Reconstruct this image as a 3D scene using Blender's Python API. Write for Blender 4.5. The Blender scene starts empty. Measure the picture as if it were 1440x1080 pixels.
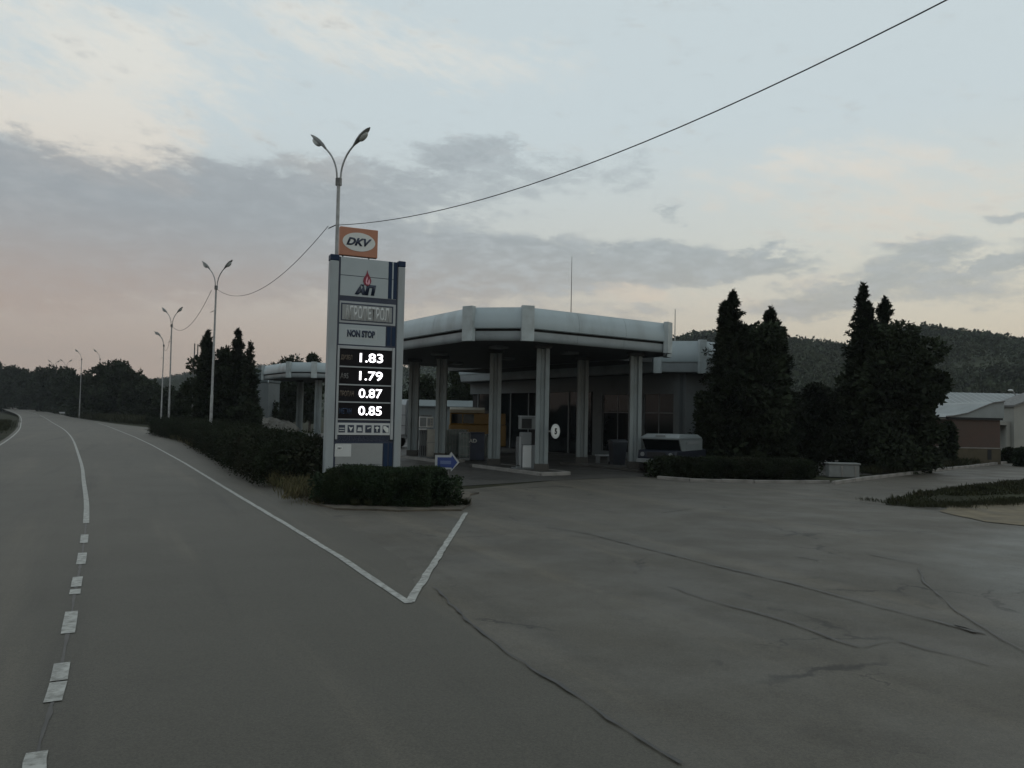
import bpy, math, random
import numpy as np
from mathutils import Vector, Matrix
R = math.radians
random.seed(7)
rng = np.random.default_rng(7)
SC = bpy.context.scene
COL = SC.collection

# ------------------------------------------------------------------ camera
CAMZ = 2.3
PITCH, ROLL, FPX = R(2.38), R(1.15), 1080.0
cam_d = bpy.data.cameras.new('camera'); cam = bpy.data.objects.new('camera', cam_d); COL.objects.link(cam)
cam_d.sensor_width = 36; cam_d.lens = 27.0; cam_d.clip_start = 0.05; cam_d.clip_end = 6000
CM = Matrix.Rotation(R(90) + PITCH, 3, 'X') @ Matrix.Rotation(ROLL, 3, 'Z')
cam.matrix_world = Matrix.Translation((0, 0, CAMZ)) @ CM.to_4x4()
SC.camera = cam

# ------------------------------------------------------------------ exposure
SC.view_settings.view_transform = 'Standard'
SC.view_settings.look = 'None'
SC.view_settings.gamma = 1.0
SC.view_settings.exposure = 0.0
SC.view_settings.use_curve_mapping = False
SC.cycles.max_bounces = 6
SC.cycles.volume_bounces = 0

def ray(px, py):
    return (CM @ Vector(((px - 720) / FPX, -(py - 540) / FPX, -1.0))).normalized()
def ground(px, py, z=0.0):
    d = ray(px, py); t = (z - CAMZ) / d.z
    return (d.x * t, d.y * t)
def at(px, py, Y):
    d = ray(px, py); t = Y / d.y
    return Vector((d.x * t, Y, CAMZ + d.z * t))
def bear(px, Y):
    return at(px, 584 + 0.02 * (px - 720), Y).x

# ------------------------------------------------------------------ world
SUN_AZ, SUN_EL = R(62), R(5)
W = bpy.data.worlds.new('World'); SC.world = W; W.use_nodes = True
nt = W.node_tree; nt.nodes.clear(); N = nt.nodes.new; Lk = nt.links.new
def _in(sock, v):
    if hasattr(v, 'is_output'): Lk(v, sock)
    else: sock.default_value = v
def M_(op, a, b=0.0, c=0.0, clamp=False):
    n = N('ShaderNodeMath'); n.operation = op; n.use_clamp = clamp
    _in(n.inputs[0], a); _in(n.inputs[1], b)
    if op == 'MULTIPLY_ADD': _in(n.inputs[2], c)
    return n.outputs[0]
def V_(op, a, b=(0, 0, 0), c=(0, 0, 0)):
    n = N('ShaderNodeVectorMath'); n.operation = op
    _in(n.inputs[0], a); _in(n.inputs[1], b)
    if op == 'MULTIPLY_ADD': _in(n.inputs[2], c)
    return n.outputs['Value'] if op == 'DOT_PRODUCT' else n.outputs[0]
def MIX(f, a, b):
    n = N('ShaderNodeMix'); n.data_type = 'RGBA'
    _in(n.inputs[0], f); _in(n.inputs[6], a); _in(n.inputs[7], b)
    return n.outputs[2]
def RAMP(v, lo, hi):
    n = N('ShaderNodeMapRange'); n.interpolation_type = 'SMOOTHSTEP'
    _in(n.inputs[0], v); n.inputs[1].default_value = lo; n.inputs[2].default_value = hi
    return n.outputs[0]
def NOISE(vec, scale, detail=5, rough=.55):
    n = N('ShaderNodeTexNoise'); _in(n.inputs['Vector'], vec)
    n.inputs['Scale'].default_value = scale; n.inputs['Detail'].default_value = detail; n.inputs['Roughness'].default_value = rough
    return n
def lin(r, g, b):
    f = lambda c: ((c / 255 + .055) / 1.055) ** 2.4 if c > 10 else c / 255 / 12.92
    return (f(r), f(g), f(b), 1.0)
tc = N('ShaderNodeTexCoord'); sp = N('ShaderNodeSeparateXYZ'); Lk(tc.outputs['Generated'], sp.inputs[0])
az = M_('ARCTAN2', sp.outputs[0], sp.outputs[1]); el = M_('ARCSINE', sp.outputs[2])
cb = N('ShaderNodeCombineXYZ'); Lk(az, cb.inputs[0]); Lk(el, cb.inputs[1])
AE = cb.outputs[0]
cb2 = N('ShaderNodeCombineXYZ'); Lk(el, cb2.inputs[0]); Lk(az, cb2.inputs[1]); swap = cb2.outputs[0]
warp = NOISE(V_('MULTIPLY', AE, (5, 12, 0)), 1.0, 9, .66)
warp_v = V_('MULTIPLY_ADD', warp.outputs['Color'], (.26, .12, 0), V_('ADD', AE, (-.13, -.06, 0)))
fine = NOISE(V_('MULTIPLY_ADD', V_('ADD', AE, V_('MULTIPLY', swap, (0, .35, 0))), (6, 22, 0), (1.7, 5.1, 0)), 1.6, 8, .62).outputs['Fac']
fine2 = NOISE(V_('MULTIPLY_ADD', AE, (15, 40, 0), (3.3, 1.2, 0)), 1.6, 9, .7).outputs['Fac']
broad = NOISE(V_('MULTIPLY_ADD', AE, (1.6, 4, 0), (9.1, 4.2, 0)), 1.0, 3, .5).outputs['Fac']
def blobs(lst, vec):
    tot = None
    for (px, py, rx, ry, amp) in lst:
        d = ray(px, py); a0 = math.atan2(d.x, d.y); e0 = math.asin(d.z)
        ka = 1 / (rx / 1080.0); ke = 1 / (ry / 1080.0)
        v = V_('MULTIPLY_ADD', vec, (ka, ke, 0), (-a0 * ka, -e0 * ke, 0))
        g = M_('MAXIMUM', M_('MULTIPLY_ADD', V_('DOT_PRODUCT', v, v), -amp, amp), 0.0)
        tot = g if tot is None else M_('ADD', tot, g)
    return tot
# clear sky: a dusk sky texture, veiled by a thin high layer
sky = N('ShaderNodeTexSky'); sky.sky_type = 'NISHITA'; sky.sun_disc = False
sky.sun_elevation = SUN_EL; sky.sun_rotation = SUN_AZ; sky.dust_density = 2.0; sky.ozone_density = 1.5
BG = 0.1
SKYK = 1.055
def C(r, g, b): l = lin(r, g, b); return tuple(c * SKYK / BG for c in l[:3]) + (1,)
side = RAMP(az, -.55, .6)
hor = MIX(side, C(186, 165, 150), C(216, 201, 176))
mid = MIX(side, C(190, 193, 191), C(214, 215, 205))
top = C(202, 214, 218)
g1 = MIX(RAMP(el, .03, .24), hor, mid)
g2 = MIX(RAMP(el, .16, .38), g1, top)
clear = MIX(.06, g2, sky.outputs[0])
# warm / pale high cloud
pale = blobs([(60, 90, 190, 90, .9), (200, 60, 190, 50, .8), (250, 130, 170, 60, .7), (150, 190, 150, 60, .9), (40, 190, 140, 90, .8), (230, 215, 90, 40, .6),
              (520, 60, 260, 60, .6), (680, 100, 200, 45, .6), (420, 30, 180, 40, .5), (1040, 240, 110, 45, .7), (1190, 205, 110, 40, .8),
              (1280, 250, 230, 60, .7), (1300, 330, 260, 60, .6), (860, 405, 110, 22, 1.0), (1000, 425, 120, 25, .6), (480, 240, 70, 30, .9), (1180, 410, 160, 40, .3)], warp_v)
pale_m = M_('MULTIPLY', RAMP(M_('MULTIPLY_ADD', fine2, 1.8, M_('MULTIPLY_ADD', fine, 2.6, M_('ADD', pale, -2.3))), .05, 1.6), .75)
pale_c = MIX(RAMP(el, .1, .42), C(226, 205, 182), C(227, 224, 215))
s1 = MIX(pale_m, clear, pale_c)
# grey cloud deck
dark = blobs([(60, 335, 330, 125, 1.15), (260, 305, 260, 90, .95), (430, 300, 240, 95, 1.2), (600, 370, 260, 80, 1.1), (330, 370, 330, 80, .8), (-150, 300, 330, 120, 1.3),
              (760, 370, 260, 55, 1.2), (960, 365, 190, 36, 1.3), (1060, 362, 90, 26, .9), (660, 220, 70, 26, .9), (720, 260, 150, 36, .75), (870, 250, 40, 45, .55), (560, 240, 120, 40, .6),
              (830, 440, 130, 22, .8), (940, 298, 34, 12, .8), (1285, 362, 100, 26, 1.15), (1245, 390, 50, 12, .8), (1240, 415, 220, 30, .95), (1190, 400, 90, 30, .5), (1430, 312, 50, 9, .8), (1380, 388, 80, 10, .7),
              (1600, 360, 160, 40, .9), (1120, 430, 120, 22, .5)], warp_v)
det = M_('MULTIPLY_ADD', fine2, 2.6, M_('MULTIPLY_ADD', fine, 1.5, -2.08))
behind_m = RAMP(M_('ABSOLUTE', az), .9, 1.5)
extra = M_('MULTIPLY', behind_m, M_('MULTIPLY_ADD', broad, 1.6, -.35))
dark_m = RAMP(M_('ADD', M_('ADD', dark, det), extra), .05, 1.15)
MIXF = M_('MULTIPLY_ADD', RAMP(az, -.35, .0), .65, .3)
dark_c = MIX(RAMP(el, .09, .25), MIX(side, C(175, 156, 144), C(168, 168, 162)), MIX(side, C(145, 151, 157), C(153, 166, 171)))
dark_c2 = MIX(M_('MULTIPLY', RAMP(fine2, .38, .75), MIXF), dark_c, MIX(RAMP(el, .05, .2), C(178, 172, 166), C(178, 186, 190)))
s2 = MIX(M_('MULTIPLY', dark_m, .80), s1, dark_c2)
# below the horizon: dull land colour
s3 = MIX(RAMP(el, -.03, 0.0), C(70, 70, 66), s2)
bg = N('ShaderNodeBackground'); bg.inputs[1].default_value = BG; Lk(s3, bg.inputs[0])
wo = N('ShaderNodeOutputWorld'); Lk(bg.outputs[0], wo.inputs[0])

sun_d = bpy.data.lights.new('sun', 'SUN'); sun_d.energy = 0.12; sun_d.angle = R(25); sun_d.color = (1, .9, .78)
sun = bpy.data.objects.new('sun', sun_d); COL.objects.link(sun)
sdir = Vector((math.sin(SUN_AZ) * math.cos(R(14)), math.cos(SUN_AZ) * math.cos(R(14)), math.sin(R(14))))
sun.rotation_euler = sdir.to_track_quat('Z', 'Y').to_euler(); sun.location = (40, 20, 40)

# ------------------------------------------------------------------ materials
def mat(name, col, rough=.7, metal=0.0, var=.25, scale=3.0, bump=0.0, bscale=40.0, dirt=None, dscale=.6, spec=.5, emit=None, estr=0, obj=True, stretch=(1, 1, 1), trans=0):
    m = bpy.data.materials.new(name); m.use_nodes = True
    t = m.node_tree; b = t.nodes['Principled BSDF']; L = t.links.new
    b.inputs['Roughness'].default_value = rough; b.inputs['Metallic'].default_value = metal
    b.inputs['Specular IOR Level'].default_value = spec
    if trans: b.inputs['Transmission Weight'].default_value = trans
    tcn = t.nodes.new('ShaderNodeTexCoord'); mp = t.nodes.new('ShaderNodeMapping'); L(tcn.outputs['Object'], mp.inputs[0])
    mp.inputs['Scale'].default_value = stretch
    n = t.nodes.new('ShaderNodeTexNoise'); n.inputs['Scale'].default_value = scale; n.inputs['Detail'].default_value = 6; L(mp.outputs[0], n.inputs['Vector'])
    mr = t.nodes.new('ShaderNodeMapRange'); mr.inputs[1].default_value = .3; mr.inputs[2].default_value = .7
    mr.inputs[3].default_value = 1 - var; mr.inputs[4].default_value = 1 + var; L(n.outputs['Fac'], mr.inputs[0])
    vm = t.nodes.new('ShaderNodeVectorMath'); vm.operation = 'SCALE'; vm.inputs[0].default_value = col[:3]; L(mr.outputs[0], vm.inputs['Scale'])
    out = vm.outputs[0]
    if dirt:
        n2 = t.nodes.new('ShaderNodeTexNoise'); n2.inputs['Scale'].default_value = dscale; n2.inputs['Detail'].default_value = 8; n2.inputs['Roughness'].default_value = .65
        L(mp.outputs[0], n2.inputs['Vector'])
        r2 = t.nodes.new('ShaderNodeMapRange'); r2.inputs[1].default_value = .48; r2.inputs[2].default_value = .72; r2.inputs[4].default_value = .8; L(n2.outputs['Fac'], r2.inputs[0])
        mx = t.nodes.new('ShaderNodeMix'); mx.data_type = 'RGBA'; L(r2.outputs[0], mx.inputs[0]); L(out, mx.inputs[6]); mx.inputs[7].default_value = (*dirt[:3], 1)
        out = mx.outputs[2]
    L(out, b.inputs['Base Color'])
    if bump:
        n3 = t.nodes.new('ShaderNodeTexNoise'); n3.inputs['Scale'].default_value = bscale; n3.inputs['Detail'].default_value = 4; L(mp.outputs[0], n3.inputs['Vector'])
        bp = t.nodes.new('ShaderNodeBump'); bp.inputs['Strength'].default_value = bump; bp.inputs['Distance'].default_value = .01
        L(n3.outputs['Fac'], bp.inputs['Height']); L(bp.outputs[0], b.inputs['Normal'])
    if emit:
        b.inputs['Emission Color'].default_value = (*emit[:3], 1); b.inputs['Emission Strength'].default_value = estr
    return m

def asphalt(name, c1, c2, patch, speck=.16, rough=.68, big=.10, cracks=0.0, pale_patch=None, streak=.6, mott=1.0):
    m = bpy.data.materials.new(name); m.use_nodes = True
    t = m.node_tree; b = t.nodes['Principled BSDF']; L = t.links.new
    tcn = t.nodes.new('ShaderNodeTexCoord'); P = tcn.outputs['Object']
    def nz(s, d, r=.6, vec=None, col=False):
        n = t.nodes.new('ShaderNodeTexNoise'); n.inputs['Scale'].default_value = s; n.inputs['Detail'].default_value = d; n.inputs['Roughness'].default_value = r
        L(vec or P, n.inputs['Vector']); return n.outputs['Color' if col else 'Fac']
    def rmp(v, a, bb, lo=0, hi=1):
        n = t.nodes.new('ShaderNodeMapRange'); n.interpolation_type = 'SMOOTHSTEP'; L(v, n.inputs[0])
        for i, k in zip((1, 2, 3, 4), (a, bb, lo, hi)): n.inputs[i].default_value = k
        return n.outputs[0]
    def mx(f, a, c, mode='MIX'):
        n = t.nodes.new('ShaderNodeMix'); n.data_type = 'RGBA'; n.blend_type = mode
        for s, v in ((n.inputs[0], f), (n.inputs[6], a), (n.inputs[7], c)):
            if hasattr(v, 'is_output'): L(v, s)
            else: s.default_value = v
        return n.outputs[2]
    def mth(op, a, bb=0.0, c=0.0):
        n = t.nodes.new('ShaderNodeMath'); n.operation = op
        for s, v in zip(n.inputs, (a, bb, c)):
            if hasattr(v, 'is_output'): L(v, s)
            else: s.default_value = v
        return n.outputs[0]
    base = mx(rmp(nz(big, 5 if mott > .5 else 2), .3, .7), (*c1, 1), (*c2, 1))
    def streaks(sx, sy, rot):
        mp = t.nodes.new('ShaderNodeMapping'); mp.vector_type = 'POINT'; mp.inputs['Rotation'].default_value = (0, 0, R(rot)); L(P, mp.inputs[0])
        m2 = t.nodes.new('ShaderNodeMapping'); m2.inputs['Scale'].default_value = (sx, sy, 1); L(mp.outputs[0], m2.inputs[0]); return m2.outputs[0]
    sv = streaks(.9, .05, -28)
    base = mx(rmp(nz(1.0, 5, .6, sv), .50, .70, 0, streak), base, (*[c * 1.25 for c in patch], 1))
    base = mx(rmp(nz(1.7, 4, .6, streaks(.8, .04, -25)), .52, .72, 0, streak * .7), base, (*[c * .68 for c in c1], 1))
    base = mx(rmp(nz(.55, 8, .7), .54, .70, 0, .6 * mott), base, (*[c * .62 for c in c1], 1))
    base = mx(rmp(nz(1.6, 7, .72), .58, .72, 0, .5 * mott), base, (*[c * .6 for c in c1], 1))
    base = mx(rmp(nz(2.2, 6, .7), .58, .78, 0, .4 * mott), base, (*[c * 1.45 for c in c2], 1))
    base = mx(rmp(nz(9, 5, .7), .55, .75, 0, .32 * max(mott, .5)), base, (*[c * .65 for c in c1], 1))
    base = mx(rmp(nz(14, 4, .7), .58, .75, 0, .28 * max(mott, .5)), base, (*[c * 1.5 for c in c2], 1))
    if pale_patch:
        (sx, sy, sr), patch_col = pale_patch  # round patch with a ragged edge, mixed over the base colour
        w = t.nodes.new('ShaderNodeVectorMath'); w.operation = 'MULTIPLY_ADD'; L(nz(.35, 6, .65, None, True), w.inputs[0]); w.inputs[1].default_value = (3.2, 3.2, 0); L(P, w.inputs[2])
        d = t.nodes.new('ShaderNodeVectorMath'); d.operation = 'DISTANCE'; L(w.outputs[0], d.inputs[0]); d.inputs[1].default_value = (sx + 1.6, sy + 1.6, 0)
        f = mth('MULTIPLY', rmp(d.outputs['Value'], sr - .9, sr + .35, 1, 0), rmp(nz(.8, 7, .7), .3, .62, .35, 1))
        base = mx(f, base, (*patch_col, 1))
    hgt = nz(120, 4)
    if cracks:
        wv = t.nodes.new('ShaderNodeVectorMath'); wv.operation = 'MULTIPLY_ADD'; L(nz(1.3, 5, .65, None, True), wv.inputs[0]); wv.inputs[1].default_value = (1.1, 1.1, 0); L(P, wv.inputs[2])
        for sc_, wd_, lo in ((.32, .010, .50), (.9, .011, .56)):
            vo = t.nodes.new('ShaderNodeTexVoronoi'); vo.feature = 'DISTANCE_TO_EDGE'; vo.inputs['Scale'].default_value = sc_; L(wv.outputs[0], vo.inputs['Vector'])
            line = mth('MULTIPLY', rmp(vo.outputs['Distance'], wd_ * .3, wd_ * 1.6, 1, 0), rmp(nz(.45, 4, .6), lo, lo + .1, 0, cracks))
            base = mx(line, base, (*[c * .25 for c in c1], 1))
    sc = t.nodes.new('ShaderNodeVectorMath'); sc.operation = 'SCALE'; L(base, sc.inputs[0]); L(rmp(nz(55, 3, .7), .3, .7, 1 - speck * 1.6, 1 + speck * 1.6), sc.inputs['Scale'])
    L(sc.outputs[0], b.inputs['Base Color'])
    L(rmp(nz(.7, 6), .3, .7, rough - .02 - .12 * (mott > .5), rough + .02 + .08 * (mott > .5)), b.inputs['Roughness'])
    bp = t.nodes.new('ShaderNodeBump'); bp.inputs['Strength'].default_value = .5; bp.inputs['Distance'].default_value = .01; L(hgt, bp.inputs['Height']); L(bp.outputs[0], b.inputs['Normal'])
    return m

def circum(a, b, c):
    ax, ay = a; bx, by = b; cx, cy = c; d = 2 * (ax * (by - cy) + bx * (cy - ay) + cx * (ay - by))
    ux = ((ax**2 + ay**2) * (by - cy) + (bx**2 + by**2) * (cy - ay) + (cx**2 + cy**2) * (ay - by)) / d
    uy = ((ax**2 + ay**2) * (cx - bx) + (bx**2 + by**2) * (ax - cx) + (cx**2 + cy**2) * (bx - ax)) / d
    return ux, uy, math.hypot(ax - ux, ay - uy)
PATCH_CIRCLE = circum(ground(1290, 795), ground(1400, 745), ground(1420, 905))
MT = {}
MT['road'] = asphalt('road_asphalt', (.058, .0525, .0405), (.080, .0725, .0560), (.075, .066, .050), mott=.4, streak=.9, big=.04)
MT['fore'] = asphalt('forecourt_asphalt', (.057, .0505, .039), (.083, .0745, .058), (.095, .081, .058), big=.16, cracks=.8, pale_patch=(PATCH_CIRCLE, (.125, .124, .112)))
MT['patch'] = asphalt('worn_asphalt', (.042, .037, .030), (.06, .053, .042), (.05, .045, .036))
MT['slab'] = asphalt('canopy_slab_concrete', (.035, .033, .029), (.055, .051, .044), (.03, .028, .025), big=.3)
MT['conc'] = asphalt('pale_concrete', (.096, .10, .095), (.128, .132, .125), (.08, .08, .072), big=.35, speck=.12, rough=.5)
MT['soil'] = mat('dirt', (.07, .06, .045), .95, var=.5, scale=1.5, bump=.6, bscale=25, dirt=(.12, .10, .075), dscale=3)
MT['land'] = mat('rough_grassland', (.028, .030, .018), .95, var=.5, scale=.4, bump=.5, bscale=8, dirt=(.045, .04, .028), dscale=.15, spec=.08)
MT['sand'] = mat('sandy_gravel', (.135, .11, .07), .95, var=.3, scale=2.5, bump=.6, bscale=60, dirt=(.10, .09, .07), dscale=1.2)
MT['paint'] = mat('road_paint', (.30, .30, .28), .65, var=.3, scale=9, dirt=(.08, .075, .06), dscale=14)
MT['tar'] = mat('tar_sealant', (.030, .028, .025), .5, var=.4, scale=5)
MT['kerb'] = mat('kerb_concrete', (.22, .21, .195), .85, var=.25, scale=4, bump=.3, dirt=(.09, .085, .075), dscale=2)
MT['galv'] = mat('galvanised_steel', (.30, .31, .31), .55, .35, var=.2, scale=6, dirt=(.16, .15, .14), dscale=2)
MT['galvd'] = mat('weathered_steel', (.14, .14, .135), .7, .2, var=.3, scale=6)
MT['lamp'] = mat('lamp_housing_grey', (.16, .165, .16), .6, .1, var=.25, scale=8)
MT['lens'] = mat('lamp_lens', (.55, .58, .56), .25, var=.1, scale=8, trans=.4)
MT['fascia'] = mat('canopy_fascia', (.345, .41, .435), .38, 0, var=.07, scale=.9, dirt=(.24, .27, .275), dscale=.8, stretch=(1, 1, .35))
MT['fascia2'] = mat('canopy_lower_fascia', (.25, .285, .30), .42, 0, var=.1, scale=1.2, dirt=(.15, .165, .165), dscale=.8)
MT['pil'] = mat('canopy_corner_trim', (.38, .43, .44), .5, 0, var=.08, scale=2, dirt=(.26, .28, .275), dscale=1.5)
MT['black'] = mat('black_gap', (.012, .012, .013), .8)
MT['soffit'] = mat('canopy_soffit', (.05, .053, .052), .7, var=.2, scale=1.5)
MT['column'] = mat('column_paint', (.185, .215, .22), .5, 0, var=.12, scale=2, dirt=(.11, .12, .115), dscale=1.6, stretch=(1, 1, .4))
MT['roofdark'] = mat('bitumen_roof', (.06, .06, .06), .9)
MT['signpost'] = mat('totem_post', (.29, .325, .34), .5, 0, var=.1, scale=2, dirt=(.27, .28, .28), dscale=1.5, stretch=(1, 1, .3))
MT['signpanel'] = mat('totem_panel', (.35, .40, .42), .35, 0, var=.05, scale=2, dirt=(.33, .36, .37), dscale=1)
MT['signpanel2'] = mat('totem_panel_lower', (.26, .275, .275), .45, 0, var=.08, scale=2, dirt=(.18, .19, .19), dscale=1)
MT['blue'] = mat('navy_blue_vinyl', (.010, .026, .062), .5, var=.1, scale=4, spec=.2)
MT['navy'] = mat('dark_navy_letter', (.012, .022, .05), .4, var=.1)
MT['frame'] = mat('grey_aluminium_frame', (.32, .345, .36), .45, .2, var=.1)
MT['display'] = mat('display_black', (.006, .005, .007), .5, var=.2, spec=.15)
MT['led'] = mat('lit_led', (.9, .9, .9), .5, emit=(1, .96, 1), estr=2.6, var=0)
MT['orange'] = mat('orange_sign', (.40, .17, .10), .45, var=.06, scale=3)
MT['white'] = mat('white_sign', (.62, .64, .62), .5, var=.05, scale=3)
MT['ltgrey'] = mat('pale_grey_letter', (.50, .52, .52), .5, var=.06)
MT['redf'] = mat('red_flame', (.20, .010, .03), .45, var=.1)
MT['pinkf'] = mat('pink_flame', (.70, .35, .42), .45, var=.1)
MT['dimor'] = mat('dim_orange_letter', (.13, .10, .075), .6, var=.1)
MT['dimgr'] = mat('dim_grey_letter', (.14, .14, .14), .6, var=.1)
MT['dimbl'] = mat('dim_blue_letter', (.02, .045, .10), .6, var=.1)
MT['arrow'] = mat('arrow_blue', (.012, .036, .16), .4, var=.08)
MT['arrowbar'] = mat('arrow_pale_blue', (.08, .12, .24), .4, var=.08)
MT['cable'] = mat('black_cable', (.02, .02, .02), .6)
MT['hose'] = mat('black_rubber', (.012, .012, .012), .5)
MT['disp'] = mat('dispenser_cream', (.34, .33, .29), .45, var=.1, scale=3, dirt=(.18, .17, .15), dscale=2)
MT['dispw'] = mat('dispenser_white', (.55, .57, .57), .4, var=.06, scale=3)
MT['dispg'] = mat('dispenser_grey', (.16, .175, .18), .5, var=.1)
MT['glass'] = mat('dark_glass', (.008, .011, .012), .08, var=.1, spec=.22)
MT['wallb'] = mat('station_wall', (.12, .14, .145), .7, var=.1, scale=1, dirt=(.08, .09, .09), dscale=1)
MT['yellow'] = mat('yellow_body', (.20, .12, .022), .4, var=.1, scale=2)
MT['cream'] = mat('cream_roof', (.34, .32, .25), .5, var=.1, scale=2)
MT['cage'] = mat('grey_green_plastic', (.17, .21, .20), .5, var=.2, scale=3)
MT['navybox'] = mat('dark_blue_box', (.02, .03, .055), .5, var=.2)
MT['bin'] = mat('dark_bin_plastic', (.018, .022, .03), .5, var=.2)
MT['hard'] = mat('hardtop_white', (.135, .155, .16), .4, var=.08, scale=2)
MT['carblue'] = mat('car_dark_blue', (.009, .012, .02), .4, var=.1, spec=.3)
MT['tyre'] = mat('tyre_rubber', (.02, .02, .02), .8)
MT['plaster'] = mat('plaster_white', (.27, .27, .245), .8, var=.1, scale=1, dirt=(.28, .27, .24), dscale=.6)
MT['render'] = mat('ochre_render', (.075, .062, .038), .9, var=.2, scale=1.5, dirt=(.05, .042, .028), dscale=1)
MT['sheet'] = mat('grey_roof_sheet', (.20, .22, .22), .6, .1, var=.15, scale=.8, dirt=(.18, .18, .17), dscale=.5)
MT['sheetb'] = mat('bluegrey_cladding', (.075, .098, .104), .6, 0, var=.1, scale=.5)
MT['bark'] = mat('bark', (.06, .05, .04), .9, var=.4, scale=6, bump=.5, bscale=20)
MT['hedge'] = mat('hedge_leaves', (.014, .020, .010), .8, var=.6, scale=1.6, dirt=(.028, .023, .014), dscale=.9, spec=.12)
MT['hedge2'] = mat('hedge_leaves_green', (.018, .030, .015), .8, var=.6, scale=2.5, dirt=(.034, .040, .018), dscale=1.5, spec=.12)
MT['conif'] = mat('conifer_leaves', (.014, .020, .011), .8, var=.75, scale=1.5, dirt=(.028, .032, .016), dscale=.9, spec=.12)
MT['leaf'] = mat('broad_leaves', (.022, .030, .016), .75, var=.55, scale=.35, spec=.12)
MT['forest'] = mat('forest_leaves', (.026, .035, .020), .85, var=.75, scale=.06, dirt=(.055, .06, .035), dscale=.012, spec=.12)
MT['weed'] = mat('dry_weeds', (.085, .075, .04), .9, var=.5, scale=2, dirt=(.04, .05, .02), dscale=1.3, spec=.12)
MT['grass'] = mat('grass_blades', (.024, .027, .013), .85, var=.5, scale=1.2, dirt=(.045, .04, .024), dscale=.8, spec=.12)
MT['rubble'] = mat('pale_stone', (.19, .185, .165), .9, var=.3, scale=4)
MT['litter'] = mat('white_litter', (.6, .6, .58), .7, var=.1)
MT['block'] = mat('concrete_block', (.18, .19, .185), .85, var=.2, scale=3, bump=.3, dirt=(.12, .12, .11), dscale=1.5)

def brick_mat():
    m = bpy.data.materials.new('red_brick'); m.use_nodes = True; t = m.node_tree; b = t.nodes['Principled BSDF']; L = t.links.new
    tcn = t.nodes.new('ShaderNodeTexCoord'); mp = t.nodes.new('ShaderNodeMapping'); mp.inputs['Rotation'].default_value = (R(90), 0, 0); L(tcn.outputs['Object'], mp.inputs[0])
    br = t.nodes.new('ShaderNodeTexBrick'); br.inputs['Scale'].default_value = 4.2; L(mp.outputs[0], br.inputs['Vector'])
    br.inputs['Color1'].default_value = (.095, .045, .030, 1); br.inputs['Color2'].default_value = (.070, .037, .027, 1); br.inputs['Mortar'].default_value = (.075, .066, .058, 1)
    n = t.nodes.new('ShaderNodeTexNoise'); n.inputs['Scale'].default_value = .9; n.inputs['Detail'].default_value = 6; L(tcn.outputs['Object'], n.inputs['Vector'])
    mx = t.nodes.new('ShaderNodeMix'); mx.data_type = 'RGBA'; mx.inputs[7].default_value = (.065, .05, .04, 1); L(n.outputs['Fac'], mx.inputs[0]); L(br.outputs['Color'], mx.inputs[6])
    L(mx.outputs[2], b.inputs['Base Color']); b.inputs['Roughness'].default_value = .9
    return m
MT['brick'] = brick_mat()

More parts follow.
